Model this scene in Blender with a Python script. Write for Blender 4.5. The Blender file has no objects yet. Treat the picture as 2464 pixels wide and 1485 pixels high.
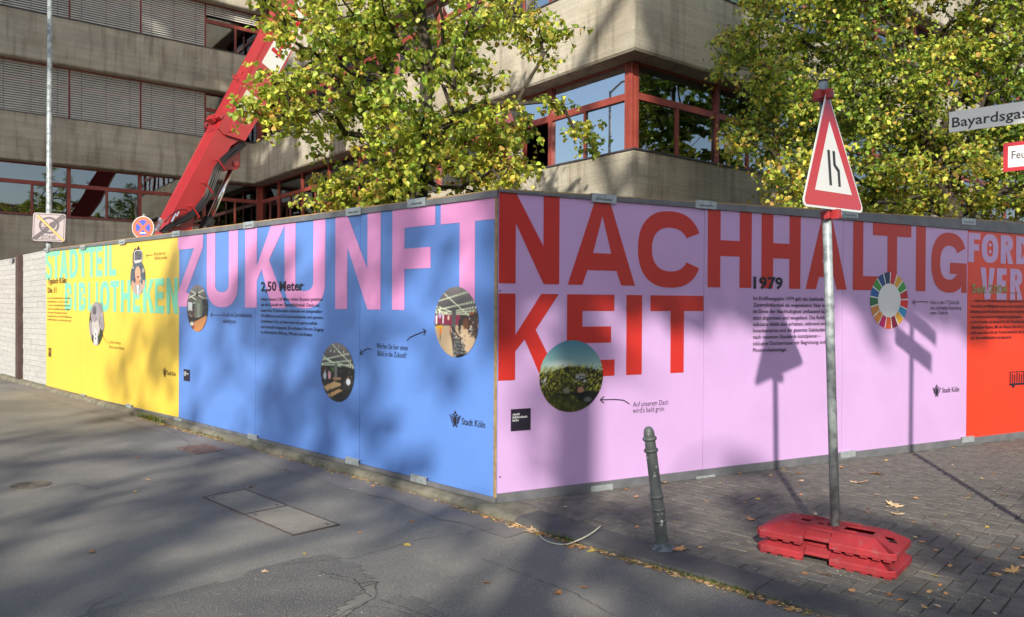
import bpy, math, random
import numpy as np
from mathutils import Vector, Matrix, geometry
random.seed(7); rng = np.random.default_rng(7)
R = math.radians
SC = bpy.context.scene
COL = SC.collection

# ------------------------------------------------------------------ camera
PITCH, ROLL, FOC = .0063, .0054, 1819.1
CAM = Vector((0, 0, 1.6))
cd = bpy.data.cameras.new('camera'); cam = bpy.data.objects.new('camera', cd); COL.objects.link(cam)
cd.sensor_width = 36; cd.lens = 36*FOC/2464; cd.clip_start = .05; cd.clip_end = 2000
cam.matrix_world = Matrix.Translation(CAM) @ Matrix.Rotation(math.pi/2-PITCH, 4, 'X') @ Matrix.Rotation(ROLL, 4, 'Z')
SC.camera = cam

# ------------------------------------------------------------------ light
SUN_EL = R(27); SX, SY = -.21, -.9777                      # where the sun stands (behind the camera, a little left)
w = bpy.data.worlds.new('World'); SC.world = w; w.use_nodes = True
nt = w.node_tree; nt.nodes.clear()
sky = nt.nodes.new('ShaderNodeTexSky'); sky.sky_type = 'NISHITA'; sky.sun_disc = False
sky.sun_elevation = SUN_EL; sky.sun_rotation = math.atan2(SX, SY) % (2*math.pi); sky.air_density = 1.0; sky.dust_density = 1.5
bg = nt.nodes.new('ShaderNodeBackground'); bg.inputs[1].default_value = .15
wo = nt.nodes.new('ShaderNodeOutputWorld'); nt.links.new(sky.outputs[0], bg.inputs[0]); nt.links.new(bg.outputs[0], wo.inputs[0])
sl = bpy.data.lights.new('sun', 'SUN'); sl.energy = 4.0; sl.angle = R(.9); sl.color = (1, .93, .80)
so = bpy.data.objects.new('sun', sl); COL.objects.link(so); so.location = (-5, -20, 30)
sv = Vector((SX*math.cos(SUN_EL), SY*math.cos(SUN_EL), math.sin(SUN_EL)))
so.rotation_euler = sv.to_track_quat('Z', 'Y').to_euler()
vs = SC.view_settings; vs.view_transform = 'Standard'; vs.look = 'None'; vs.gamma = 1; vs.use_curve_mapping = False
vs.exposure = .64
SC.render.engine = 'CYCLES'; SC.cycles.max_bounces = 8; SC.cycles.transparent_max_bounces = 12

# ------------------------------------------------------------------ helpers
def ray(px, py):
    a = px-1232; b = py-742.5; c, s = math.cos(ROLL), math.sin(ROLL)
    u, v = a*c+b*s, -a*s+b*c
    cp, sp = math.cos(PITCH), math.sin(PITCH)
    return Vector((u/FOC, cp-v/FOC*sp, -sp-v/FOC*cp))
def gnd(px, py, z=0.):
    d = ray(px, py); return CAM + d*((z-1.6)/d.z)
def atZ(px, py, y):
    d = ray(px, py); return CAM + d*(y/d.y)

class Frame:
    def __init__(s, o, ex, ey, ez): s.o, s.ex, s.ey, s.ez = map(Vector, (o, ex, ey, ez))
    def p(s, x, y, z=0.): return s.o+s.ex*x+s.ey*y+s.ez*z
    def at(s, px, py):
        d = ray(px, py); t = (s.o-CAM).dot(s.ez)/d.dot(s.ez); q = CAM+d*t-s.o
        return q.dot(s.ex), q.dot(s.ey)
    def shift(s, x=0, y=0, z=0): return Frame(s.p(x, y, z), s.ex, s.ey, s.ez)
WORLD = Frame((0,0,0), (1,0,0), (0,1,0), (0,0,1))
UP = Vector((0,0,1))

class MB:
    def __init__(s): s.v = []; s.f = []; s.c = None
    def poly(s, pts, flip=False):
        b = len(s.v); s.v += [tuple(p) for p in pts]; idx = list(range(b, b+len(pts)))
        s.f.append(idx[::-1] if flip else idx); return s
    def box(s, F, x0, x1, y0, y1, z0, z1, ch=0.):
        if ch:
            c = ch
            pts = [(x0,y0,z0),(x1,y0,z0),(x1,y1,z0),(x0,y1,z0),
                   (x0,y0,z1-c),(x1,y0,z1-c),(x1,y1,z1-c),(x0,y1,z1-c),
                   (x0+c,y0+c,z1),(x1-c,y0+c,z1),(x1-c,y1-c,z1),(x0+c,y1-c,z1)]
            fs = [(3,2,1,0),(0,1,5,4),(1,2,6,5),(2,3,7,6),(3,0,4,7),(4,5,9,8),(5,6,10,9),(6,7,11,10),(7,4,8,11),(8,9,10,11)]
        else:
            pts = [(x0,y0,z0),(x1,y0,z0),(x1,y1,z0),(x0,y1,z0),(x0,y0,z1),(x1,y0,z1),(x1,y1,z1),(x0,y1,z1)]
            fs = [(3,2,1,0),(4,5,6,7),(0,1,5,4),(1,2,6,5),(2,3,7,6),(3,0,4,7)]
        b = len(s.v); s.v += [tuple(F.p(*q)) for q in pts]; s.f += [tuple(b+i for i in f) for f in fs]; return s
    def prism(s, F, pts, z0, z1, holes=()):
        """polygon (x,y) extruded z0..z1 in frame F"""
        loops = [list(pts)]+[list(h) for h in holes]
        flat = [q for l in loops for q in l]
        tris = geometry.tessellate_polygon([[Vector((q[0], q[1], 0)) for q in l] for l in loops])
        b = len(s.v); n = len(flat)
        s.v += [tuple(F.p(q[0], q[1], z1)) for q in flat]
        for t in tris:
            a, c, d = [Vector((*flat[i], 0)) for i in t]
            t = t if (c-a).cross(d-a).z > 0 else t[::-1]
            s.f.append(tuple(b+i for i in t))
        if z0 != z1:
            s.v += [tuple(F.p(q[0], q[1], z0)) for q in flat]
            for t in tris:
                a, c, d = [Vector((*flat[i], 0)) for i in t]
                t = t[::-1] if (c-a).cross(d-a).z > 0 else t
                s.f.append(tuple(b+n+i for i in t))
            k = 0
            for l in loops:
                m = len(l)
                for i in range(m): s.f.append((b+k+i, b+n+k+i, b+n+k+(i+1) % m, b+k+(i+1) % m))
                k += m
        return s
    def tube(s, pts, r, n=8, cap=True):
        pts = [Vector(p) for p in pts]
        rs = r if isinstance(r, (list, tuple)) else [r]*len(pts)
        b = len(s.v); prev = None
        for i, p in enumerate(pts):
            t = (pts[min(i+1, len(pts)-1)]-pts[max(i-1, 0)]).normalized()
            if prev is None: a = t.orthogonal().normalized()
            else:
                a = prev-t*prev.dot(t)
                a = a.normalized() if a.length > 1e-6 else t.orthogonal().normalized()
            prev = a; c = t.cross(a)
            for k in range(n):
                q = 2*math.pi*k/n; s.v.append(tuple(p+(a*math.cos(q)+c*math.sin(q))*rs[i]))
        for i in range(len(pts)-1):
            for k in range(n):
                s.f.append((b+i*n+k, b+i*n+(k+1) % n, b+(i+1)*n+(k+1) % n, b+(i+1)*n+k))
        if cap:
            s.f.append(tuple(b+k for k in range(n))[::-1]); s.f.append(tuple(b+(len(pts)-1)*n+k for k in range(n)))
        return s
    def lathe(s, F, prof, n=24):
        """prof [(r,h)] around frame ez"""
        b = len(s.v)
        for r, h in prof:
            for k in range(n):
                q = 2*math.pi*k/n; s.v.append(tuple(F.p(r*math.cos(q), r*math.sin(q), h)))
        for i in range(len(prof)-1):
            for k in range(n): s.f.append((b+i*n+k, b+i*n+(k+1) % n, b+(i+1)*n+(k+1) % n, b+(i+1)*n+k))
        s.f.append(tuple(b+k for k in range(n))[::-1]); s.f.append(tuple(b+(len(prof)-1)*n+k for k in range(n)))
        return s
    def build(s, name, mat, parent=None, origin=None, smooth=False, bevel=0., col=None):
        o_ = Vector(origin) if origin is not None else (wloc(parent) if parent else Vector(s.v[0]))
        me = bpy.data.meshes.new(name)
        me.from_pydata([tuple(Vector(q)-o_) for q in s.v], [], s.f)
        if mat: me.materials.append(mat)
        if smooth: me.polygons.foreach_set('use_smooth', [True]*len(me.polygons))
        if col is not None:
            at = me.color_attributes.new('col', 'FLOAT_COLOR', 'POINT'); at.data.foreach_set('color', np.asarray(col, dtype=np.float32).ravel())
        me.update()
        ob = bpy.data.objects.new(name, me); COL.objects.link(ob)
        if parent: ob.parent = parent; ob.location = o_-wloc(parent)
        else: ob.location = o_
        if bevel:
            m = ob.modifiers.new('bevel', 'BEVEL'); m.width = bevel; m.segments = 2; m.limit_method = 'ANGLE'; m.angle_limit = R(40)
        return ob
def wloc(o):
    l = Vector(o.location)
    while o.parent: o = o.parent; l += o.location
    return l
def empty(name, loc, label, cat, group=None):
    o = bpy.data.objects.new(name, None); COL.objects.link(o); o.location = loc; o.empty_display_size = .2
    return tag(o, label, cat, group)
def tag(o, label=None, cat=None, group=None, kind=None):
    if label: o['label'] = label
    if cat: o['category'] = cat
    if group: o['group'] = group
    if kind: o['kind'] = kind
    return o
def structure(o): o['kind'] = 'structure'; return o
def stuff(o): o['kind'] = 'stuff'; return o

# ------------------------------------------------------------------ materials
def s2l(r, g, b):
    f = lambda c: (c/255/12.92) if c/255 <= .04045 else ((c/255+.055)/1.055)**2.4
    return (f(r), f(g), f(b))
MATS = {}
def mat(name, c1, c2=None, scale=8., rough=.6, bump=0., bscale=60., metal=0., spec=.5, aniso=None, detail=6, c3=None, s3=200., th3=(.62,.66), lo=.35, hi=.65, rvar=0.):
    """principled with noise-driven colour, optional fine speckle c3 and bump; world position coordinates"""
    if name in MATS: return MATS[name]
    m = bpy.data.materials.new(name); MATS[name] = m; m.use_nodes = True; t = m.node_tree; N, L = t.nodes, t.links
    b = N['Principled BSDF']; b.inputs['Roughness'].default_value = rough; b.inputs['Metallic'].default_value = metal
    b.inputs['Specular IOR Level'].default_value = spec
    geo = N.new('ShaderNodeNewGeometry'); mp = N.new('ShaderNodeMapping'); L.new(geo.outputs['Position'], mp.inputs[0])
    if aniso: mp.inputs['Scale'].default_value = aniso
    if c2 is None: b.inputs['Base Color'].default_value = (*c1, 1); src = None
    else:
        n = N.new('ShaderNodeTexNoise'); n.inputs['Scale'].default_value = scale; n.inputs['Detail'].default_value = detail; n.inputs['Roughness'].default_value = .6
        L.new(mp.outputs[0], n.inputs[0])
        r = N.new('ShaderNodeValToRGB'); r.color_ramp.elements[0].position = lo; r.color_ramp.elements[1].position = hi
        r.color_ramp.elements[0].color = (*c1, 1); r.color_ramp.elements[1].color = (*c2, 1)
        L.new(n.outputs[0], r.inputs[0]); src = r.outputs[0]
        if rvar:
            ma = N.new('ShaderNodeMapRange'); ma.inputs[3].default_value = rough-rvar; ma.inputs[4].default_value = rough+rvar
            L.new(n.outputs[0], ma.inputs[0]); L.new(ma.outputs[0], b.inputs['Roughness'])
        if c3 is not None:
            n3 = N.new('ShaderNodeTexNoise'); n3.inputs['Scale'].default_value = s3; n3.inputs['Detail'].default_value = 2; L.new(geo.outputs['Position'], n3.inputs[0])
            r3 = N.new('ShaderNodeValToRGB'); r3.color_ramp.elements[0].position = th3[0]; r3.color_ramp.elements[1].position = th3[1]
            L.new(n3.outputs[0], r3.inputs[0])
            mx = N.new('ShaderNodeMix'); mx.data_type = 'RGBA'; L.new(r3.outputs[0], mx.inputs[0]); L.new(src, mx.inputs[6]); mx.inputs[7].default_value = (*c3, 1); src = mx.outputs[2]
        L.new(src, b.inputs['Base Color'])
    if bump:
        nb = N.new('ShaderNodeTexNoise'); nb.inputs['Scale'].default_value = bscale; nb.inputs['Detail'].default_value = 5; L.new(mp.outputs[0], nb.inputs[0])
        bp = N.new('ShaderNodeBump'); bp.inputs['Strength'].default_value = bump; bp.inputs['Distance'].default_value = .01
        L.new(nb.outputs[0], bp.inputs['Height']); L.new(bp.outputs[0], b.inputs['Normal'])
    return m
def add_variation(m, amt=.25):
    """per-object brightness variation"""
    t = m.node_tree; N, L = t.nodes, t.links; b = N['Principled BSDF']
    oi = N.new('ShaderNodeObjectInfo'); mr = N.new('ShaderNodeMapRange'); mr.inputs[3].default_value = 1-amt; mr.inputs[4].default_value = 1+amt
    L.new(oi.outputs['Random'], mr.inputs[0]); h = N.new('ShaderNodeHueSaturation'); L.new(mr.outputs[0], h.inputs['Value'])
    if b.inputs['Base Color'].links:
        l = b.inputs['Base Color'].links[0]; L.new(l.from_socket, h.inputs['Color'])
    else: h.inputs['Color'].default_value = b.inputs['Base Color'].default_value
    L.new(h.outputs[0], b.inputs['Base Color']); return m

PRINT_R = .33
def pmat(name, rgb, rough=PRINT_R):
    c = s2l(*rgb); return mat(name, c, tuple(x*.93 for x in c), scale=1.5, rough=rough, bump=.04, bscale=2.2, spec=.5)
M_BLUE = pmat('print_blue', (92, 132, 204)); M_PINK = pmat('print_pink', (218, 143, 198)); M_LILAC = pmat('print_lilac', (196, 160, 208))
M_RED = pmat('print_red', (190, 46, 40)); M_YEL = pmat('print_yellow', (226, 192, 72)); M_TEAL = pmat('print_teal', (120, 205, 172))
M_ORG = pmat('print_orange', (226, 62, 38)); M_INK = pmat('print_ink', (34, 28, 44), .5); M_WHT = pmat('print_white', (225, 225, 225)); M_BRN = pmat('print_brown', (92, 66, 24), .5)
M_SILV = pmat('print_silver_green', (150, 140, 92), .4)
M_FRAME = mat('hoarding_rail', s2l(92, 93, 98), s2l(112, 112, 116), scale=6, rough=.45, bump=.1)
M_WOOD = mat('raw_timber_edge', s2l(170, 145, 105), s2l(140, 115, 80), scale=20, rough=.8)
M_GALV = mat('galvanised', s2l(150, 158, 160), s2l(182, 188, 190), scale=25, rough=.42, metal=.35, bump=.05)
M_POLE = mat('galvanised_pole', s2l(112, 120, 124), s2l(160, 168, 170), scale=14, rough=.45, metal=.15, lo=.4, hi=.6)
M_RFR = mat('red_window_frame', s2l(128, 56, 48), s2l(146, 68, 56), scale=3, rough=.5)
M_SILL = mat('dark_sill', s2l(62, 60, 66), s2l(80, 76, 80), scale=4, rough=.5)
M_DARK = mat('dark_metal', (.02,.02,.022), rough=.5)
M_GREYB = mat('grey_painted_boards', s2l(160, 160, 158), s2l(178, 178, 176), scale=5, rough=.6, bump=.25, bscale=30, aniso=(1,1,4))
add_variation(M_GREYB, .035)
M_BROWNP = mat('brown_steel_post', s2l(66, 50, 48), s2l(82, 64, 60), scale=5, rough=.6)
M_CRANE = mat('crane_red', s2l(164, 24, 30), s2l(152, 20, 28), scale=2, rough=.45, spec=.8)
M_CRANE.node_tree.nodes['Principled BSDF'].inputs['Coat Weight'].default_value = .6; M_CRANE.node_tree.nodes['Principled BSDF'].inputs['Coat Roughness'].default_value = .3
M_CRANE_TOP = M_CRANE
M_RUB = mat('black_hose', (.012,.012,.014), rough=.4)
M_CHROME = mat('chrome', (.75,.75,.75), rough=.12, metal=1.)
M_BASE = mat('red_recycled_plastic', s2l(156, 38, 46), s2l(130, 32, 40), scale=7, rough=.7, bump=.2, bscale=90, c3=s2l(138,70,70), s3=18, th3=(.58,.8))
M_BOLL = mat('bollard_grey_paint', s2l(70, 74, 74), s2l(92, 96, 96), scale=9, rough=.5, bump=.15, bscale=50, c3=s2l(158, 162, 160), s3=26, th3=(.66,.7))
M_CONC_OUT = None

def concrete(name):
    m = bpy.data.materials.new(name); m.use_nodes = True; t = m.node_tree; N, L = t.nodes, t.links; b = N['Principled BSDF']
    b.inputs['Roughness'].default_value = .9; b.inputs['Specular IOR Level'].default_value = .2
    geo = N.new('ShaderNodeNewGeometry'); P = geo.outputs['Position']
    def noise(sc, mpv, det=6, ro=.6):
        mp = N.new('ShaderNodeMapping'); mp.inputs['Scale'].default_value = mpv; L.new(P, mp.inputs[0])
        n = N.new('ShaderNodeTexNoise'); n.inputs['Scale'].default_value = sc; n.inputs['Detail'].default_value = det; n.inputs['Roughness'].default_value = ro
        L.new(mp.outputs[0], n.inputs[0]); return n.outputs[0]
    def ramp(src, a, c, ca, cb):
        r = N.new('ShaderNodeValToRGB'); r.color_ramp.elements[0].position = a; r.color_ramp.elements[1].position = c
        r.color_ramp.elements[0].color = (*ca, 1); r.color_ramp.elements[1].color = (*cb, 1); L.new(src, r.inputs[0]); return r.outputs[0]
    def mix(f, a, c, mode='MIX', fac=None):
        x = N.new('ShaderNodeMix'); x.data_type = 'RGBA'; x.blend_type = mode
        if fac is not None: x.inputs[0].default_value = fac
        else: L.new(f, x.inputs[0])
        for i, q in ((6, a), (7, c)):
            if isinstance(q, tuple): x.inputs[i].default_value = (*q, 1)
            else: L.new(q, x.inputs[i])
        return x.outputs[2]
    base = ramp(noise(.9, (1,1,1)), .35, .7, s2l(170, 164, 152), s2l(196, 189, 174))
    streak = ramp(noise(5., (1,1,.10), 3), .50, .70, (1,1,1), (.52,.50,.48))            # vertical run-off stains
    c = mix(None, base, streak, 'MULTIPLY', .75)
    board = ramp(noise(1., (.2,.2,8), 3, .6), .35, .62, (.84,.83,.81), (1,1,1))        # board-formed courses
    c = mix(None, c, board, 'MULTIPLY', .8)
    fine = ramp(noise(38., (1,1,1), 4, .7), .3, .7, (.74,.73,.70), (1.12,1.12,1.10))
    c = mix(None, c, fine, 'MULTIPLY', .8)
    patch = ramp(noise(.35, (1,1,2), 2), .50, .60, (1,1,1), (.86,.84,.80))
    c = mix(None, c, patch, 'MULTIPLY', 1)
    L.new(c, b.inputs['Base Color'])
    h = N.new('ShaderNodeMath'); h.operation = 'MULTIPLY_ADD'; L.new(noise(1., (.3,.3,8), 3), h.inputs[0]); h.inputs[1].default_value = 1.6; L.new(noise(30., (1,1,1), 6, .75), h.inputs[2])
    bp = N.new('ShaderNodeBump'); bp.inputs['Strength'].default_value = .7; bp.inputs['Distance'].default_value = .02; L.new(h.outputs[0], bp.inputs['Height']); L.new(bp.outputs[0], b.inputs['Normal'])
    return m
M_CONC = concrete('board_formed_concrete')

def glass_mat(name, refl=.28, tint=(.30,.34,.36)):
    m = bpy.data.materials.new(name); m.use_nodes = True; t = m.node_tree; N, L = t.nodes, t.links; N.clear()
    g = N.new('ShaderNodeBsdfGlossy'); g.inputs['Roughness'].default_value = .015; g.inputs['Color'].default_value = (.95,.97,1,1)
    geo = N.new('ShaderNodeNewGeometry'); n = N.new('ShaderNodeTexNoise'); n.inputs['Scale'].default_value = 1.1; n.inputs['Detail'].default_value = 1; L.new(geo.outputs['Position'], n.inputs[0])
    bp = N.new('ShaderNodeBump'); bp.inputs['Strength'].default_value = .08; bp.inputs['Distance'].default_value = .02; L.new(n.outputs[0], bp.inputs['Height']); L.new(bp.outputs[0], g.inputs['Normal'])
    tr = N.new('ShaderNodeBsdfTransparent'); tr.inputs['Color'].default_value = (*tint, 1)
    fr = N.new('ShaderNodeFresnel'); fr.inputs['IOR'].default_value = 1.5
    ma = N.new('ShaderNodeMath'); ma.operation = 'MAXIMUM'; ma.inputs[1].default_value = refl; L.new(fr.outputs[0], ma.inputs[0])
    mx = N.new('ShaderNodeMixShader'); L.new(ma.outputs[0], mx.inputs[0]); L.new(tr.outputs[0], mx.inputs[1]); L.new(g.outputs[0], mx.inputs[2])
    o = N.new('ShaderNodeOutputMaterial'); L.new(mx.outputs[0], o.inputs[0]); return m
M_GLASS = glass_mat('solar_glass', .17)
M_GLASS_C = glass_mat('coated_glass_side', .32, (.4,.45,.5))
M_GLASS_B = glass_mat('coated_glass', .66, (.6,.65,.7))

def colattr_mat(name, rough=.35, leaf=False, transl=.35):
    m = bpy.data.materials.new(name); m.use_nodes = True; t = m.node_tree; N, L = t.nodes, t.links; b = N['Principled BSDF']
    a = N.new('ShaderNodeAttribute'); a.attribute_name = 'col'; L.new(a.outputs['Color'], b.inputs['Base Color']); b.inputs['Roughness'].default_value = rough
    if leaf:
        b.inputs['Specular IOR Level'].default_value = .5
        tr = N.new('ShaderNodeBsdfTranslucent'); L.new(a.outputs['Color'], tr.inputs['Color'])
        mx = N.new('ShaderNodeMixShader'); mx.inputs[0].default_value = transl; L.new(b.outputs[0], mx.inputs[1]); L.new(tr.outputs[0], mx.inputs[2])
        L.new(mx.outputs[0], N['Material Output'].inputs[0])
    return m
M_PIC = colattr_mat('photo_print_ink', .35)
M_LEAF = colattr_mat('leaf_surface', .36, True, .45)
M_DLEAF = colattr_mat('dry_leaf', .7, True, .15)
M_BARK = mat('dark_bark', s2l(46, 40, 34), s2l(78, 70, 58), scale=14, rough=.95, bump=.6, bscale=25)

def asphalt(name, dark, light, speck, sscale=170, big=.8, th=(.60,.66)):
    m = mat(name, dark, light, scale=big, rough=.9, bump=.5, bscale=150, spec=.25, c3=speck, s3=sscale, th3=th, detail=8)
    return m
M_ROAD = asphalt('asphalt', s2l(99, 98, 95), s2l(130, 126, 119), s2l(164, 158, 149), 200, .7, (.57,.66))
M_PATCH = asphalt('coarse_asphalt', s2l(86, 85, 85), s2l(104, 102, 98), s2l(150, 146, 138), 190, 2.0, (.55,.66))
M_GUT = asphalt('worn_gutter_asphalt', s2l(114, 110, 106), s2l(128, 122, 118), s2l(150, 145, 140))
M_KERB = mat('kerb_concrete', s2l(96, 92, 80), s2l(128, 123, 106), scale=5, rough=.9, bump=.6, bscale=120, c3=s2l(84, 84, 70), s3=9, th3=(.55,.8))
M_KERBD = mat('basalt_kerb', s2l(70, 70, 70), s2l(88, 86, 84), scale=6, rough=.85, bump=.5, bscale=110, c3=s2l(104, 102, 98), s3=140, th3=(.6,.68))
M_PAVE = mat('concrete_paver', s2l(84, 82, 77), s2l(108, 104, 97), scale=9, rough=.9, bump=.6, bscale=160, c3=s2l(150, 143, 134), s3=210, th3=(.62,.68))
add_variation(M_PAVE, .16)
M_JOINT = mat('joint_sand', s2l(58, 54, 50), s2l(74, 69, 60), scale=20, rough=1.)
M_CRACK = mat('crack_filler', s2l(38, 38, 38), s2l(52, 50, 48), scale=30, rough=1.)

# ------------------------------------------------------------------ layout frames
C0 = Vector((-.1123, 6.068, 0)); AL, AR = .8112, 1.1097
dL = Vector((-math.sin(AL), math.cos(AL), 0)); dR = Vector((math.sin(AR), math.cos(AR), 0))
nL = Vector((-math.cos(AL), -math.sin(AL), 0)); nR = Vector((math.cos(AR), -math.sin(AR), 0))
FL = Frame(C0, -dL, UP, nL)            # x: 0 at the corner, negative to the left
FR = Frame(C0, dR, UP, nR)
B0 = Vector((-9.9175, 28.9712, 0)); AB = .663
dl = Vector((-math.cos(AB), -math.sin(AB), 0)); dp = Vector((math.sin(AB), -math.cos(AB), 0))
LEN = 19.63

# ------------------------------------------------------------------ ground, road, kerb, pavement
KF = Frame(C0, dL, nL, UP)             # kerb frame: x=s along dL, y=offset towards the road, z up
def lerp(x, xs, ys): return float(np.interp(x, xs, ys))
def kfront(s): return lerp(s, [-3, -1, -.3, .6, 20], [.33, .285, .19, .11, .10])
def kback(s): return lerp(s, [-3, -2, -1.2, -.2, .6, 20], [.10, .05, -.02, -.10, -.06, -.06])
def zroad(s): return lerp(s, [-3, -1, .3, 20], [-.022, -.03, -.065, -.07])
b = MB(); b.box(WORLD, -300, 300, -200, 400, -.5, -.30)
structure(b.build('ground', mat('soil', s2l(70,64,54), s2l(90,84,70), scale=3, rough=1.)))
ss = [-40, -20, -12, -8, -6, -5, -4, -3.5]+[x*.25 for x in range(-12, 61)]+[18, 24, 40, 80]
offs = [0, .06, .34, .36, 1, 2, 4, 8, 20, 60]
road = empty('road', KF.p(0, 3, -.07), None, None); structure(road)
b = MB(); rows = []
for s in ss: rows.append([tuple(KF.p(s, kfront(s)+o-.02, zroad(s)+lerp(o, [0, 1, 2], [0, -.012, 0]))) for o in offs])
for i in range(len(ss)-1):
    for j in range(len(offs)-1): b.poly([rows[i][j], rows[i][j+1], rows[i+1][j+1], rows[i+1][j]])
b.build('asphalt', M_ROAD, road)
def zr(s, o): q = o-kfront(s)+.02; return zroad(s)+lerp(q, [0, 1, 2], [0, -.012, 0])
def ztop(P):
    s = (P-C0).dot(dL); o = (P-C0).dot(nL); return zr(s, o)
b = MB(); prev = None
for s in [-.6+.25*k for k in range(56)]:
    jit = .03*math.sin(s*5.3)+.02*math.sin(s*13.1); wd = .30+jit
    a_ = KF.p(s, kfront(s)-.01, zroad(s)+.004); c_ = KF.p(s, kfront(s)+wd, zr(s, kfront(s)+wd)+.004)
    m_ = KF.p(s, kfront(s)+.15, zr(s, kfront(s)+.15)+.005)
    if prev: b.poly([prev[0], prev[1], m_, a_]); b.poly([prev[1], prev[2], c_, m_])
    prev = (a_, m_, c_)
b.build('gutter', M_GUT, road)
def on_road(px, py, dz=.0):
    P = gnd(px, py, -.07)
    for _ in range(3): P = gnd(px, py, ztop(P)+dz)
    return P
# coarse patch in the foreground
def sheet(pts, mt, name, dz, n=1):
    b = MB(); W = [on_road(*q) for q in pts]; L = [((q-C0).dot(dL), (q-C0).dot(nL)) for q in W]; g = .04
    def inside(x, y):
        c = False
        for k in range(len(L)):
            (x1, y1), (x2, y2) = L[k], L[(k+1) % len(L)]
            if (y1 > y) != (y2 > y) and x < (x2-x1)*(y-y1)/(y2-y1)+x1: c = not c
        return c
    for ix in range(int(min(q[0] for q in L)/g)-1, int(max(q[0] for q in L)/g)+2):
        for iy in range(int(min(q[1] for q in L)/g)-1, int(max(q[1] for q in L)/g)+2):
            x, y = ix*g, iy*g; w1 = .025*math.sin(x*9+y*5)+.015*math.sin(x*23-y*17)
            if inside(x+g/2+w1, y+g/2-w1): b.poly([KF.p(a, c, zr(a, c)+dz) for a, c in ((x, y), (x+g, y), (x+g, y+g), (x, y+g))])
    return b.build(name, mt, road)
sheet([(180,1485),(330,1440),(560,1400),(620,1370),(790,1330),(860,1365),(905,1398),(845,1440),(790,1485),(770,1560),(150,1560)], M_PATCH, 'asphalt_patch', .004)
sheet([(820,1485),(870,1452),(960,1430),(1090,1485),(1120,1560),(800,1560)], M_PATCH, 'asphalt_patch', .005)
def crack(pts, wd=.006, dz=.008, seed=1):
    rr = random.Random(seed); W = [on_road(*q) for q in pts]; P = []
    for i in range(len(W)-1):
        n = max(2, int((W[i+1]-W[i]).length/.04))
        for k in range(n):
            q = W[i].lerp(W[i+1], k/n); P.append(q+Vector((rr.uniform(-.008,.008), rr.uniform(-.008,.008), 0)))
    P.append(W[-1]); b = MB()
    for i in range(len(P)-1):
        t = (P[i+1]-P[i]).normalized(); nn = Vector((-t.y, t.x, 0)); wa = wd*rr.uniform(.4, 1.3)*.5
        z = Vector((0,0,dz))
        b.poly([P[i]-nn*wa+z, P[i+1]-nn*wa+z, P[i+1]+nn*wa+z, P[i]+nn*wa+z])
    return b.build('crack', M_CRACK, road)
crack([(790,1390),(860,1408),(905,1402),(905,1440),(850,1470),(800,1520)], .004, seed=2)
crack([(770,1378),(850,1395),(890,1440),(960,1460),(1040,1490)], .004, seed=3)
crack([(805,1490),(860,1458),(950,1470),(1080,1520)], .003, seed=4)
crack([(200,1485),(230,1455),(290,1430)], .004, seed=5)
crack([(1155,1345),(1260,1385),(1380,1430),(1480,1485)], .004, seed=6)
crack([(680,1360),(850,1345),(1010,1300),(1190,1275)], .004, seed=7)
crack([(100,1180),(180,1165),(240,1180)], .005, seed=8)
crack([(400,1030),(450,1062),(460,1080)], .004, seed=9)

# kerb
kerb = empty('kerb', KF.p(0, .1, 0), None, None); structure(kerb)
edges = [-4.3+.98*k for k in range(21)]
for i, s0 in enumerate(edges[:-1]):
    s1 = edges[i+1]-.006; b = MB()
    n = 4; ring = []
    for k in range(n+1):
        s = s0+(s1-s0)*k/n; f, g = kfront(s), kback(s); h = lerp(s, [-1.5, -.2, .3], [.012, .0, .0])
        dz = .004*math.sin(i*7.3)
        ch = lerp(s, [-1.2, -.1], [.012, .035])
        ring.append([KF.p(s, g, -.2), KF.p(s, g, dz), KF.p(s, f-ch*1.4, dz-.002), KF.p(s, f-ch*.4, dz-ch*.5), KF.p(s, f, dz-ch*1.2), KF.p(s, f+.012, -.2)])
    for k in range(n):
        for j in range(5): b.poly([ring[k][j], ring[k][j+1], ring[k+1][j+1], ring[k+1][j]], True)
    b.poly(ring[0], True); b.poly(ring[-1])
    b.build('kerb_stone', M_KERB if s0 > -1.0 else M_KERBD, kerb)

# pavement: herringbone pavers
pav = empty('pavement', KF.p(-2, -1, 0), None, None); structure(pav)
b = MB()
pts = [(s, kback(s)-.001) for s in [-30, -4, -3, -2, -1.2, -.2, .0]]
poly = [KF.p(s, o, -.012) for s, o in pts]+[KF.p(0, -40, -.012), KF.p(-30, -40, -.012)]
b.poly(poly, True)
b.poly([KF.p(0, -.06, -.012), KF.p(0, -30, -.012), KF.p(30, -30, -.012), KF.p(30, -.06, -.012)])
b.build('joint_bed', M_JOINT, pav)
PL, PW = .2, .1; cand = []
for ix in range(-62, 4):
    for iy in range(-75, 4):
        k = (ix-iy) % 4
        if k == 0: x0, y0, x1, y1 = ix, iy, ix+2, iy+1
        elif k == 3: x0, y0, x1, y1 = ix, iy, ix+1, iy+2
        else: continue
        x0 *= PW; x1 *= PW; y0 = y0*PW+.02; y1 = y1*PW+.02
        yb = min(kback(x0), kback(x1))-.004
        if y0 > yb-.02: continue
        y1 = min(y1, yb)
        c = KF.p((x0+x1)/2, (y0+y1)/2, 0)
        if (c-C0).dot(nR) < -.25: continue
        if c.y < 2.2: continue
        u = c.x/c.y
        if abs(u) > 1.05: continue
        near = c.length if (c.x/c.y < .70 and c.y > 3.7) else 100+c.length
        cand.append((near, x0, x1, y0, y1))
cand.sort(key=lambda q: q[0])
mesh_cache = {}
far = MB(); rr = random.Random(3)
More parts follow.
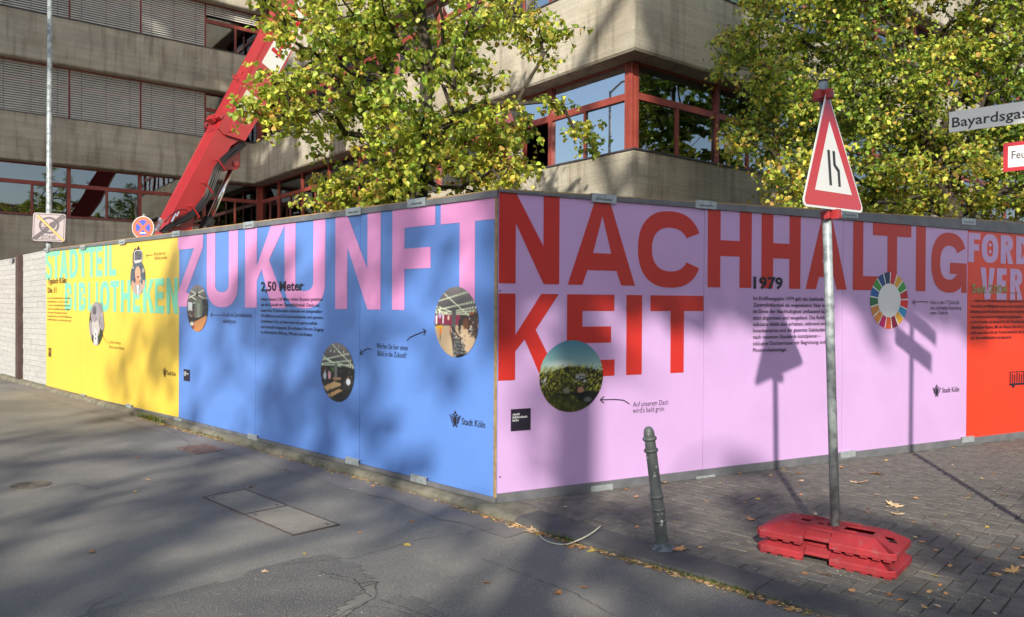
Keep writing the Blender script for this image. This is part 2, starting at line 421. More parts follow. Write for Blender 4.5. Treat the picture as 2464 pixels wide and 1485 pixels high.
def paver_mesh(lx, ly):
    key = (round(lx, 3), round(ly, 3))
    if key not in mesh_cache:
        q = MB(); g = .0035
        q.box(WORLD, -lx/2+g, lx/2-g, -ly/2+g, ly/2-g, -.05, 0, .004)
        me = bpy.data.meshes.new('paver'); me.from_pydata(q.v, [], q.f); me.materials.append(M_PAVE); mesh_cache[key] = me
    return mesh_cache[key]
kang = math.atan2(dL.y, dL.x)
for i, (d, x0, x1, y0, y1) in enumerate(cand):
    dz = rr.uniform(-.0025, .0015); c = KF.p((x0+x1)/2, (y0+y1)/2, dz)
    if i < 300:
        o = bpy.data.objects.new('paver', paver_mesh(x1-x0, y1-y0)); COL.objects.link(o); o.parent = pav
        o.location = c-pav.location; o.rotation_euler = (rr.uniform(-.012,.012), rr.uniform(-.012,.012), kang)
    else:
        g = .0035; far.box(KF.shift(0, 0, dz), x0+g, x1-g, y0+g, y1-g, -.03, 0, .006)
# KF is left-handed (x=dL, y=nL, z=up)?  normals are made consistent below
o = far.build('paver_field', M_PAVE, pav); stuff(o)

# ------------------------------------------------------------------ lettering
def ell(cx, cy, rx, ry, a0, a1, n=28, e=2.35):
    out = []
    for i in range(n+1):
        a = R(a0+(a1-a0)*i/n); c, s = math.cos(a), math.sin(a)
        out.append((cx+rx*math.copysign(abs(c)**(2/e), c), cy+ry*math.copysign(abs(s)**(2/e), s)))
    return out
def glyph(ch, x0, x1, y0, y1, tv, th):
    """list of (outline, holes) for a heavy grotesque capital filling the box"""
    w, h = x1-x0, y1-y0; X = lambda a: x0+a*w; Y = lambda a: y0+a*h
    rect = lambda a, c, d, e: ([(a, d), (c, d), (c, e), (a, e)], [])
    cx, cy = (x0+x1)/2, (y0+y1)/2
    if ch == 'I': return [rect(x0, x1, y0, y1)]
    if ch == 'L': return [([(x0,y0),(x1,y0),(x1,y0+th),(x0+tv,y0+th),(x0+tv,y1),(x0,y1)], [])]
    if ch == 'T': return [([(cx-tv/2,y0),(cx+tv/2,y0),(cx+tv/2,y1-th),(x1,y1-th),(x1,y1),(x0,y1),(x0,y1-th),(cx-tv/2,y1-th)], [])]
    if ch == 'F': return [([(x0,y0),(x0+tv,y0),(x0+tv,Y(.40)),(X(.9),Y(.40)),(X(.9),Y(.40)+th),(x0+tv,Y(.40)+th),(x0+tv,y1-th),(x1,y1-th),(x1,y1),(x0,y1)], [])]
    if ch == 'E':
        m = Y(.5)-th*.45
        return [([(x0,y0),(x1,y0),(x1,y0+th),(x0+tv,y0+th),(x0+tv,m),(X(.92),m),(X(.92),m+th),(x0+tv,m+th),(x0+tv,y1-th),(X(.99),y1-th),(X(.99),y1),(x0,y1)], [])]
    if ch == 'H':
        m = Y(.5)-th*.5
        return [([(x0,y0),(x0+tv,y0),(x0+tv,m),(x1-tv,m),(x1-tv,y0),(x1,y0),(x1,y1),(x1-tv,y1),(x1-tv,m+th),(x0+tv,m+th),(x0+tv,y1),(x0,y1)], [])]
    if ch == 'N': 
        d = tv*.98
        return [([(x0,y0),(x0+tv,y0),(x0+tv,Y(.66)),(x1-d,y0),(x1,y0),(x1,y1),(x1-tv,y1),(x1-tv,Y(.42)),(x0+d,y1),(x0,y1)], [])]
    if ch == 'Z': return [([(x0,y0),(x1,y0),(x1,y0+th),(x0+tv*1.15,y0+th),(x1,y1-th),(x1,y1),(x0,y1),(x0,y1-th),(x1-tv*1.15,y1-th),(x0,y0+th)], [])]
    if ch == 'A':
        d = tv*.95; m = Y(.17); q = (d/2+0)
        f = lambda yy, s: cx+s*((w/2)*(1-(yy-y0)/h)+d*.48*((yy-y0)/h))
        g = lambda yy, s: f(yy, s)-s*d*1.03
        top = min(Y(.88), y1-.02)
        apex = Y(.80)
        return [([(x0,y0),(x0+d,y0),(g(m,-1),m),(g(m,1),m),(x1-d,y0),(x1,y0),(f(y1,1),y1),(f(y1,-1),y1)],
                 [[(g(m+th,-1),m+th),(g(m+th,1),m+th),(cx,apex)]])]
    if ch == 'V':
        d = tv*.98
        return [([(cx-d*.5,y0),(cx+d*.5,y0),(x1,y1),(x1-d,y1),(cx,Y(.2)),(x0+d,y1),(x0,y1)], [])]
    if ch == 'K':
        return [([(x0,y0),(x0+tv,y0),(x0+tv,Y(.33)),(X(.42),Y(.47)),(x1-tv*1.12,y0),(x1,y0),(X(.60),Y(.58)),(X(.985),y1),(X(.985)-tv*1.1,y1),(x0+tv,Y(.52)),(x0+tv,y1),(x0,y1)], [])]
    if ch == 'U':
        r = min(w/2, h*.3)
        o = ell(cx, y0+r, w/2, r, 180, 360); i_ = ell(cx, y0+r, w/2-tv, r-th, 360, 180)
        return [([(x0,y1)]+o+[(x1,y1),(x1-tv,y1)]+i_+[(x0+tv,y1)], [])]
    if ch == 'O': return [(ell(cx,cy,w/2,h/2,0,360,48)[:-1], [ell(cx,cy,w/2-tv,h/2-th,0,360,40)[:-1]])]
    if ch == 'C':
        return [(ell(cx,cy,w/2,h/2,24,336,44)+ell(cx,cy,w/2-tv,h/2-th,330,30,40), [])]
    if ch == 'G':
        a = ell(cx,cy,w/2,h/2,26,352,46); i_ = ell(cx,cy,w/2-tv,h/2-th,320,32,38)
        return [(a+[(x1,Y(.5)),(X(.52),Y(.5)),(X(.52),Y(.5)-th*.85),(x1-tv,Y(.5)-th*.85)]+i_, []), rect(x1-tv*.62, x1, y0, Y(.40))]
    if ch == 'D':
        o = ell(x0+w*.35, cy, w*.65, h/2, -90, 90, 26, 2.2); i_ = ell(x0+w*.35, cy, w*.65-tv, h/2-th, 90, -90, 22, 2.2)
        return [([(x0,y0)]+o+[(x0,y1)], [[(x0+tv,y1-th)]+i_+[(x0+tv,y0+th)]])]
    if ch in 'BR':
        m = Y(.47) if ch == 'R' else Y(.52)
        def bowl(lo, hi, xr):
            c_ = (lo+hi)/2; return ell(x0+w*.5, c_, xr-w*.5, (hi-lo)/2, -90, 90, 14, 2.3)
        if ch == 'B':
            o = [(x0,y0)]+bowl(y0, m+th*.4, w)+bowl(m-th*.4+.001, y1, w*.95)+[(x0,y1)]
            h1 = [(x0+tv,y0+th),(x0+w*.5,y0+th)]+[(x1-tv,(y0+m)/2)]+[(x0+w*.5,m-th*.5),(x0+tv,m-th*.5)]
            h2 = [(x0+tv,m+th*.5),(x0+w*.5,m+th*.5)]+[(x1-tv*1.15,(y1+m)/2)]+[(x0+w*.5,y1-th),(x0+tv,y1-th)]
            return [(o, [h1, h2])]
        o = [(x0,y0),(x0+tv,y0),(x0+tv,m-th*.2),(X(.45),m-th*.2),(x1-tv*1.02,y0),(x1,y0),(X(.70),m)]+bowl(m-th*.2, y1, w*.96)[3:]+[(x0,y1)]
        return [(o, [[(x0+tv,m+th*.8),(x0+w*.5,m+th*.8),(x1-tv*1.1,(y1+m)/2+th*.3),(x0+w*.5,y1-th),(x0+tv,y1-th)]])]
    if ch == 'S':
        P = []
        for t in [(.93,.76),(.80,.90),(.5,.945),(.2,.87),(.13,.73),(.25,.60),(.5,.52),(.76,.44),(.87,.28),(.78,.12),(.5,.055),(.2,.11),(.07,.25)]: P.append((X(.0)+t[0]*w, Y(t[1])))
        # smooth
        for _ in range(2):
            Q = [P[0]]
            for a, c in zip(P[:-1], P[1:]): Q += [(a[0]*.75+c[0]*.25, a[1]*.75+c[1]*.25), (a[0]*.25+c[0]*.75, a[1]*.25+c[1]*.75)]
            P = Q+[P[-1]]
        lft, rgt = [], []
        for i in range(len(P)):
            a, c = P[max(i-1,0)], P[min(i+1,len(P)-1)]; tx, ty = (c[0]-a[0]), (c[1]-a[1]); l = math.hypot(tx, ty) or 1; nx, ny = -ty/l, tx/l
            lft.append((P[i][0]+nx*tv*.48, P[i][1]+ny*th*.5)); rgt.append((P[i][0]-nx*tv*.48, P[i][1]-ny*th*.5))
        return [(lft+rgt[::-1], [])]
    return []
def letter(F, ch, x0, x1, y0, y1, tv, th, m, parent, off=.002, dots=False):
    b = MB()
    for k, (o, hs) in enumerate(glyph(ch, x0, x1, y0, y1, tv, th)):
        b.prism(F, o, off+.0004*k, off+.0004*k, hs)
    if dots:
        cx, cy = (x0+x1)/2, (y0+y1)/2
        for s in (-.11, .13): b.prism(F, ell(cx, cy+s*(y1-y0), (x1-x0)*.085, (y1-y0)*.062, 0, 360, 14, 2)[:-1], off+.001, off+.001)
    return b.build('letter', m, parent)
CAPH = .73
def text(F, s, x0, y0, m, parent, width=None, height=None, size=.1, bold=.0, off=.004, shear=0., align='LEFT', name='lettering', sx=None):
    """a line of print: left edge x0, baseline y0"""
    cu = bpy.data.curves.new('t', 'FONT'); cu.body = s; cu.resolution_u = 2; cu.offset = bold; cu.shear = shear; cu.size = 1.
    ob = bpy.data.objects.new('t', cu); COL.objects.link(ob)
    dg = bpy.context.evaluated_depsgraph_get(); me = bpy.data.meshes.new_from_object(ob.evaluated_get(dg))
    bpy.data.objects.remove(ob); bpy.data.curves.remove(cu)
    n = len(me.vertices); co = np.empty(n*3, np.float32); me.vertices.foreach_get('co', co); co = co.reshape(-1, 3)
    a, c = co[:, 0].min(), co[:, 0].max()
    ky = height/CAPH if height else size
    kx = width/(c-a) if width else (ky if sx is None else sx)
    o_ = wloc(parent); ex, ey, ez = np.array(F.ex), np.array(F.ey), np.array(F.ez)
    base = np.array(F.p(x0, y0, off))-np.array(o_)
    P = base+np.outer((co[:, 0]-a)*kx, ex)+np.outer(co[:, 1]*ky, ey)
    me.vertices.foreach_set('co', P.astype(np.float32).ravel()); me.update(); me.name = name
    me.materials.clear(); me.materials.append(m)
    o2 = bpy.data.objects.new(name, me); COL.objects.link(o2); o2.parent = parent
    return o2, kx

_cu = bpy.data.curves.new('t', 'FONT'); _cu.body = 'H'; _ob = bpy.data.objects.new('t', _cu); COL.objects.link(_ob)
_me = bpy.data.meshes.new_from_object(_ob.evaluated_get(bpy.context.evaluated_depsgraph_get())); CAPH = max(v.co.y for v in _me.vertices); print('CAPH', CAPH)
bpy.data.objects.remove(_ob); bpy.data.curves.remove(_cu); bpy.data.meshes.remove(_me)
# ------------------------------------------------------------------ printed pictures (flat prints)
class Pic:
    def __init__(s, W=150, H=150, bgc=(30,30,30)):
        s.W, s.H = W, H; s.a = np.zeros((H, W, 3)); s.a[:] = bgc
        s.Y, s.X = np.mgrid[0:H, 0:W]; s.X = (s.X+.5)/W; s.Y = 1-(s.Y+.5)/H
    def poly(s, pts, c, al=1.):
        ins = np.zeros((s.H, s.W), bool); n = len(pts)
        for i in range(n):
            (x1, y1), (x2, y2) = pts[i], pts[(i+1) % n]
            if y1 == y2: continue
            k = ((s.Y > min(y1,y2)) & (s.Y <= max(y1,y2)) & (s.X < (x2-x1)*(s.Y-y1)/(y2-y1)+x1)); ins ^= k
        s.a[ins] = s.a[ins]*(1-al)+np.array(c)*al; return s
    def line(s, x1, y1, x2, y2, w, c, al=1.):
        L = math.hypot(x2-x1, y2-y1)+1e-9; t = np.clip(((s.X-x1)*(x2-x1)+(s.Y-y1)*(y2-y1))/L/L, 0, 1)
        d = np.hypot(s.X-x1-t*(x2-x1), s.Y-y1-t*(y2-y1)); k = (np.clip((w-d)/.006+.5, 0, 1)*al)[..., None]
        s.a = s.a*(1-k)+np.array(c)*k; return s
    def ell(s, cx, cy, rx, ry, c, al=1., soft=.15):
        d = np.hypot((s.X-cx)/rx, (s.Y-cy)/ry); k = (np.clip((1-d)/soft, 0, 1)*al)[..., None]; s.a = s.a*(1-k)+np.array(c)*k; return s
    def grad(s, f, c1, c2):
        t = np.clip(f, 0, 1)[..., None]; return np.array(c1)*(1-t)+np.array(c2)*t
    def speck(s, n, box, r, cols, seed=0):
        g = random.Random(seed)
        for _ in range(n):
            s.ell(g.uniform(box[0], box[2]), g.uniform(box[1], box[3]), g.uniform(.5, 1.3)*r, g.uniform(.5, 1.3)*r, g.choice(cols), .9, .4)
        return s
    def sample(s, u, v):
        x = np.clip(u*s.W-.5, 0, s.W-1.001); y = np.clip((1-v)*s.H-.5, 0, s.H-1.001); i = x.astype(int); j = y.astype(int); fx = (x-i)[:, None]; fy = (y-j)[:, None]
        a = s.a; i1 = np.minimum(i+1, s.W-1); j1 = np.minimum(j+1, s.H-1)
        c = (a[j, i]*(1-fx)+a[j, i1]*fx)*(1-fy)+(a[j1, i]*(1-fx)+a[j1, i1]*fx)*fy
        c = np.clip(c, 0, 255)/255; lin = np.where(c <= .04045, c/12.92, ((c+.055)/1.055)**2.4)
        return np.concatenate([lin, np.ones((len(lin), 1))], 1)
def disc(F, cx, cy, r, pic, parent, off=.004, rx=None, name='photo_print'):
    nr, na = 36, 112; rx = rx or r; vv = [(0., 0.)]
    for i in range(1, nr+1):
        for k in range(na): a = 2*math.pi*k/na; vv.append((i/nr*math.cos(a), i/nr*math.sin(a)))
    b = MB(); b.v = [tuple(F.p(cx+x*rx, cy+y*r, off)) for x, y in vv]
    for k in range(na): b.f.append((0, 1+k, 1+(k+1) % na))
    for i in range(nr-1):
        for k in range(na): q = 1+i*na; b.f.append((q+k, q+na+k, q+na+(k+1) % na, q+(k+1) % na))
    V = np.array(vv); return b.build(name, M_PIC, parent, col=pic.sample(V[:, 0]*.5+.5, V[:, 1]*.5+.5))

def pic_room(kind):
    p = Pic(bgc=(52, 50, 50))
    g = p.grad((p.Y-.55)/.45, (60,58,60), (128,122,124)); m = p.Y > .6; p.a[m] = g[m]
    strip = (214,220,190)
    if kind == 'hall':
        for k in range(60): p.line(.2+k*.012, 1, .3+k*.012, .8, .0015, (90,86,90), .5)
        for L_ in [(.18,.93,.85,.56),(0,.78,.8,.93),(0,.66,1,.80),(0,.73,.42,.64),(0,.68,.3,.62),(.5,.66,1,.72),(.5,.635,.95,.665),(0,.63,.45,.645),(.1,.61,.9,.615)]: p.line(*L_, .008, strip)
        p.poly([(0,.46),(0,.60),(.6,.60),(.6,.46)], (132,48,72)); p.poly([(.03,.46),(.03,.6),(.07,.6),(.07,.46)], (210,205,215)); p.poly([(.19,.48),(.19,.6),(.22,.6),(.22,.48)], (215,210,220))
        p.poly([(0,0),(0,.44),(.4,.45),(.46,0)], (178,156,128)); p.poly([(.42,.35),(.40,.46),(.7,.45),(.95,.25),(.8,.05),(.7,.05)], (172,150,124))
        for k in range(12): p.line(.0+k*.02, .1, .35+k*.01, .43, .002, (160,138,112), .5)
        p.poly([(.38,.34),(.52,.32),(.8,.0),(.45,.0)], (80,84,86)); p.speck(60, (.45,.0,.72,.3), .018, [(150,155,155),(60,60,64),(120,124,126)], 2)
        for a_ in range(6): p.line(.42+a_*.03, .3-a_*.05, .56+a_*.045, .29-a_*.05, .006, (48,34,32))
        p.line(.37,.36,.53,.02,.012,(70,42,34)); p.poly([(.41,.34),(.49,.34),(.5,.70),(.41,.70)], (84,84,88))
        p.poly([(.66,.45),(.66,.56),(.8,.6),(1,.64),(1,.3),(.85,.4)], (58,44,42)); p.ell(.72,.48,.07,.08,(92,58,42)); p.speck(50,(.78,.40,1,.56),.014,[(210,208,200),(30,28,30),(120,80,60)],3)
        p.speck(60,(.5,.28,.95,.42),.014,[(40,36,38),(180,170,160),(110,84,70)],4); p.ell(.585,.45,.03,.10,(40,40,44)); p.poly([(.8,.6),(.93,.62),(.86,.66)],(150,80,50))
        p.ell(.13,.585,.035,.04,(172,160,200)); p.ell(.33,.56,.028,.04,(226,190,170)); p.poly([(.05,.44),(.2,.44),(.2,.40),(.05,.40)],(206,160,40)); p.ell(.14,.36,.03,.06,(216,120,40)); p.line(.14,.3,.13,.22,.008,(50,50,60))
        p.line(.37,.45,.62,.26,.010,(30,26,28)); p.line(.61,.26,.61,.03,.010,(24,22,26)); p.line(.38,.34,.37,.45,.006,(190,50,70))
        p.poly([(.5,.0),(.58,.06),(.9,.0)],(26,22,24))
    elif kind == 'tables':
        for L_ in [(.3,1,.98,.62),(0,.68,1,.86),(0,.62,.9,.72),(0,.78,.5,.62),(.1,.72,.6,.6),(0,.60,1,.65),(.5,.66,1,.6)]: p.line(*L_, .009, (206,220,190))
        for x in (.3,.42,.55,.7): p.line(x,.98,x,.86,.002,(200,200,190)); p.ell(x,.85,.015,.02,(240,240,220))
        p.poly([(0,.3),(0,.58),(1,.60),(1,.3)],(34,32,34)); p.poly([(.42,.36),(.5,.36),(.51,.66),(.42,.66)],(110,112,110)); p.ell(.36,.54,.05,.05,(70,110,50))
        p.speck(90,(0,.32,1,.56),.016,[(60,56,56),(140,130,120),(24,24,26),(90,80,76)],5)
        p.ell(.13,.42,.05,.07,(186,190,204)); p.ell(.13,.50,.02,.025,(200,160,130)); p.ell(.27,.44,.05,.08,(206,150,160)); p.ell(.27,.53,.02,.025,(60,44,40)); p.ell(.83,.36,.07,.06,(220,220,226)); p.ell(.83,.44,.02,.025,(120,84,66))
        p.poly([(0,0),(0,.2),(1,.25),(1,0)],(30,32,32)); p.speck(60,(0,0,1,.3),.02,[(44,46,46),(64,60,58),(20,22,22)],6)
        p.poly([(.08,.22),(.42,.34),(.62,.32),(.6,.28),(.2,.16)],(196,158,112)); p.poly([(.35,.40),(.62,.42),(.62,.38),(.4,.37)],(170,130,92)); p.poly([(.2,.10),(.55,.22),(.68,.21),(.3,.06)],(188,146,102)); p.line(.28,.2,.3,.1,.015,(40,60,70))
    else:
        for L_ in [(.1,.9,.98,.66),(0,.7,.9,.9),(.3,.6,1,.72),(0,.8,.6,.64)]: p.line(*L_, .009, (214,222,200))
        p.poly([(0,.2),(0,.66),(.3,.64),(.32,.3)],(60,58,62)); p.poly([(.05,.45),(.05,.63),(.26,.62),(.26,.44)],(190,196,200)); p.poly([(.38,.3),(.38,.68),(.74,.68),(.74,.3)],(96,102,92)); p.poly([(.5,.3),(.5,.6),(.62,.6),(.62,.3)],(126,134,124))
        p.poly([(.74,.2),(.74,.7),(1,.7),(1,.2)],(36,34,38)); p.speck(60,(0,.3,.45,.5),.016,[(230,226,220),(60,50,50),(140,120,110),(170,70,70)],8); p.speck(30,(.74,.25,1,.6),.014,[(180,180,180),(60,56,60)],9)
        p.poly([(0,0),(0,.3),(.6,.3),(1,.4),(1,0)],(40,34,34)); p.poly([(.3,.0),(.35,.2),(.9,.34),(1,.32),(.7,0)],(176,120,76)); p.ell(.25,.16,.1,.05,(190,186,180)); p.ell(.5,.79,.07,.04,(30,28,30)); p.line(.5,.8,.5,.95,.006,(40,38,40)); p.ell(.32,.1,.06,.04,(150,60,50))
    return p
def pic_moss():
    p = Pic(170, 170, (40,44,20)); g = p.grad((p.Y-.55)/.45, (150,170,160), (66,120,142)); p.a[:] = g
    p.ell(.33,.66,.28,.09,(196,206,200),.8,.8); p.ell(.75,.64,.2,.06,(150,176,170),.8,.8); p.ell(.1,.6,.15,.07,(150,160,140),.8,.6)
    gr = random.Random(4)
    p.poly([(0,0),(0,.55),(.2,.58),(.45,.64),(.7,.62),(1,.56),(1,0)], (30,30,14))
    for i in range(650):
        x, y = gr.uniform(0,1), gr.uniform(.22,.60); y += .04*math.sin(x*3)
        a = gr.uniform(.3, 2.8); l = gr.uniform(.02,.06); c = gr.choice([(186,186,66),(206,202,84),(124,134,44),(150,156,54),(84,72,36),(60,66,24),(28,30,14)])
        p.line(x, y, x+l*math.cos(a), y+l*math.sin(a), gr.uniform(.002,.005), c, .9)
    p.ell(.64,.50,.10,.04,(150,140,130),1,.3); p.ell(.63,.46,.10,.04,(34,34,34),1,.4); p.speck(24,(.55,.40,.72,.49),.011,[(226,226,222),(200,200,204)],5); p.speck(12,(.02,.38,.12,.5),.012,[(220,222,226),(170,170,176)],6)
    p.ell(.64,.30,.06,.055,(160,116,92),1,.25); p.ell(.42,.30,.07,.05,(140,128,112),.9,.4); p.poly([(.5,.1),(.6,.26),(.9,.28),(1,.2),(1,0),(.6,0)],(20,22,22)); p.ell(.75,.16,.08,.05,(120,126,120),.7,.5)
    p.poly([(0,0),(0,.3),(.3,.24),(.5,.2),(.75,.1),(.8,0)], (52,54,22)); p.speck(70,(.05,.0,.62,.24),.03,[(84,88,30),(60,62,24),(44,46,18),(100,102,38)],7)
    return p
def pic_vr():
    p = Pic(110, 160, (70,84,98)); p.speck(30,(0,.3,1,.8),.07,[(110,120,130),(60,70,84),(180,160,140),(50,56,66)],1)
    p.poly([(.1,0),(.15,.28),(.35,.38),(.7,.36),(.9,.22),(.95,0)],(160,150,146)); p.poly([(.4,0),(.36,.34),(.6,.34),(.66,0)],(190,190,194)); p.poly([(.36,.30),(.38,.55),(.62,.55),(.64,.30)],(190,130,104)); p.ell(.5,.62,.20,.22,(206,150,122)); p.ell(.52,.55,.07,.07,(120,30,34)); p.ell(.52,.575,.05,.02,(240,236,230))
    p.poly([(.05,.1),(.1,.4),(.22,.42),(.28,.2)],(200,140,112)); p.poly([(.82,.15),(.84,.42),(.96,.42),(1,.15)],(206,150,122)); p.line(.38,.3,.44,0,.015,(50,44,46)); p.line(.62,.3,.58,0,.015,(50,44,46))
    return p
def pic_robot():
    p = Pic(110, 160, (40,52,24)); p.speck(30,(0,0,1,1),.08,[(60,84,24),(26,34,18),(90,80,90),(50,44,54)],1)
    p.ell(.45,.62,.30,.26,(150,144,150)); p.ell(.45,.40,.34,.22,(176,170,168)); p.poly([(.3,0),(.34,.3),(.6,.3),(.66,0)],(166,160,162)); p.ell(.46,.2,.13,.2,(200,198,200)); p.ell(.46,.26,.04,.03,(70,66,72)); p.ell(.46,.16,.04,.03,(70,66,72)); p.ell(.1,.3,.12,.3,(140,134,144)); p.ell(.44,.86,.34,.16,(140,138,146)); p.ell(.32,.82,.05,.03,(90,110,150)); p.ell(.56,.82,.05,.03,(90,110,150))
    return p

# ------------------------------------------------------------------ the hoarding
def quadbox(F, P, z0, z1):                      # P: 4 corners (x,y) ccw
    return MB().prism(F, P, z0, z1)
def clip(F, px, py, parent, w=.25, h=.07, textured=True, cx=None, cy=None):
    x, y = F.at(px, py) if cx is None else (cx, cy)
    b = MB(); tl = random.uniform(-.012, .012); G = Frame(F.p(x, y), (F.ex+F.ey*tl).normalized(), (F.ey-F.ex*tl).normalized(), F.ez)
    b.box(G, -w/2, w/2, -h/2, h/2, .0225, .027); b.box(G, -w/2, w/2, h/2-.0, h/2+.004, -.06, .027)
    o = b.build('clip', M_GALV, parent)
    if textured: text(G, 'Schwarzteller', -w*.36, -h*.22, M_DARK, o, width=w*.72, height=h*.34, off=.0285, shear=.2, name='marking')
    return o
def hoarding(name_label, F, x0, x1, top, bot, seams, m_panel, clips_top, clips_bot, rail_top, gid):
    """top/bot/rail_top: functions of x"""
    root = empty('printed_hoarding', F.p((x0+x1)/2, 0), name_label, 'hoarding', 'printed hoarding boards round the site')
    xs = [x0]+seams+[x1]
    for a, c in zip(xs[:-1], xs[1:]):
        g = .0028; quadbox(F, [(a+g, bot(a)-.01), (c-g, bot(c)-.01), (c-g, top(c)+.01), (a+g, top(a)+.01)], -.018, 0).build('panel', m_panel, root)
    quadbox(F, [(x0+.001, 0), (x1-.001, 0), (x1-.001, bot(x1)), (x0+.001, bot(x0))], -.05, .022).build('bottom_rail', M_FRAME, root)
    quadbox(F, [(x0+.001, top(x0)), (x1-.001, top(x1)), (x1-.001, rail_top(x1)), (x0+.001, rail_top(x0))], -.05, .020).build('top_rail', M_FRAME, root)
    quadbox(F, [(x0+.001, rail_top(x0)), (x1-.001, rail_top(x1)), (x1-.001, rail_top(x1)+.012), (x0+.001, rail_top(x0)+.012)], -.07, .014).build('timber_edge', M_WOOD, root)
    xx = x0+.4
    while xx < x1: 
        MB().box(F, xx, xx+.06, 0, top(xx), -.11, -.052).build('back_post', M_WOOD, root)
        # raking strut behind
        MB().tube([F.p(xx+.03, 1.9, -.11), F.p(xx+.03, 0, -1.1)], .03, 4).build('strut', M_WOOD, root); xx += 2.
    for q in clips_top: clip(F, *q, root)
    for q in clips_bot: clip(F, *q, root, w=.22, h=.06, textured=False)
    return root
def lin(xa, ya, xb, yb): return lambda x: ya+(yb-ya)*(x-xa)/(xb-xa)

# local x of the colour changes on the left run
XY0 = FL.at(430.5, 800)[0]; XY1 = FL.at(111, 770)[0]
sb = [FL.at(615, 760)[0], FL.at(866, 760)[0]]
sy_ = [XY1+(XY0-XY1)/3, XY1+(XY0-XY1)*2/3]
XR1 = FR.at(2327, 800)[0]; sr = [FR.at(1693, 800)[0], FR.at(2027, 800)[0]]
tB = lin(XY0, FL.at(430, 570)[1], 0, FL.at(1194, 475)[1]); bB = lin(XY0, FL.at(434, 1005)[1], 0, FL.at(1192, 1197)[1])
rB = lin(XY0, FL.at(430, 560)[1], 0, FL.at(1194, 460)[1])
tY = lin(XY1, FL.at(111, 606)[1], XY0, FL.at(430, 570)[1]); bY = lin(XY1, FL.at(112, 932)[1], XY0, FL.at(434, 1005)[1]); rY = lin(XY1, FL.at(111, 602)[1], XY0, FL.at(430, 560)[1])
tR = lin(0, FR.at(1195, 462)[1], XR1, FR.at(2327, 553)[1]); bR = lin(0, FR.at(1194, 1188)[1], XR1, FR.at(2325, 1054)[1]); rR = lin(0, FR.at(1195, 457)[1], XR1, FR.at(2327, 529)[1])

Hb = hoarding('blue hoarding with pink letters spelling ZUKUNFT, left of the fence corner', FL, XY0, 0, tB, bB, sb, M_BLUE,
              [(603,542),(855,510),(1007,489)], [(612,1052),(852,1110),(1012,1153)], rB, 0)
Hy = hoarding('yellow hoarding with turquoise STADTTEIL BIBLIOTHEKEN lettering beside grey boards', FL, XY1, XY0, tY, bY, sy_, M_YEL,
              [(428,563),(297,583),(202,596),(114,603)], [(432,1011),(314,978),(203,953),(116,938)], rY, 1)
Hl = hoarding('lilac hoarding with red NACHHALTIGKEIT letters, right of the fence corner', FR, 0, XR1, tR, bR, sr, M_LILAC,
              [(1450,479),(1695,494),(2040,517),(2326,534)], [(1445,1175),(1694,1152),(2036,1093),(2325,1057)], rR, 2)
Ho = hoarding('orange red hoarding headed FÖRDERVEREIN at the right end of the fence', FR, XR1, XR1+6, lambda x: tR(x), lambda x: bR(x), [XR1+2, XR1+4], M_ORG, [], [], rR, 3)
# timber corner stile
MB().box(Frame(C0, FR.ex, UP, FR.ez), -.016, -.002, 0, 2.50, -.04, -.004).build('corner_stile', M_WOOD, Hl)

# --- big letters, blue board
def xl(px, py=650): return FL.at(px, py)[0]
def xr(px, py=600): return FR.at(px, py)[0]
zb = FL.at(970, 746)[1]
tvb = xl(1000)-xl(945); thb = .19
ZU = [('Z',428.5,489),('U',498,573.3),('K',590,690),('U',685,783.5),('N',807,917),('F',943.7,1048),('T',1060,1194)]
for ch, a, c in ZU:
    xa, xb = xl(a)+.003, xl(c)-.003; zt = min(tB(xa), tB(xb))+.012
    letter(FL, ch, xa, xb, zb, zt, (xb-xa)*(.30 if ch in 'ZFK' else .28), .185, M_PINK, Hb, .003)
# --- red letters
zn = FR.at(1270, 683)[1]; 
for ch, a, c in [('N',1196,1345.6),('A',1366,1528),('C',1534.7,1687.6),('H',1702.7,1808.3),('H',1832,1926),('A',1938.8,2037.5),('L',2052.5,2122),('T',2099.7,2192),('I',2204,2227),('G',2241,2326)]:
    xa, xb = xr(a), xr(c); xa = max(xa, .003); zt = max(tR(xa), tR(xb))+(.0 if ch in 'CG' else .012)
    lo = zn if ch not in 'CG' else zn-.012
    letter(FR, ch, xa, xb, lo, zt-(.05 if ch in 'CG' else 0), .152, .148, M_RED, Hl, .003+(.0006 if ch == 'T' else 0))
zk1 = FR.at(1270, 707)[1]; zk0 = FR.at(1373, 905)[1]-.012
for ch, a, c in [('K',1196,1347),('E',1365,1480),('I',1508,1545.6),('T',1565.7,1693)]:
    letter(FR, ch, max(xr(a), .003), xr(c), zk0, zk1, .152, .14, M_RED, Hl, .003)
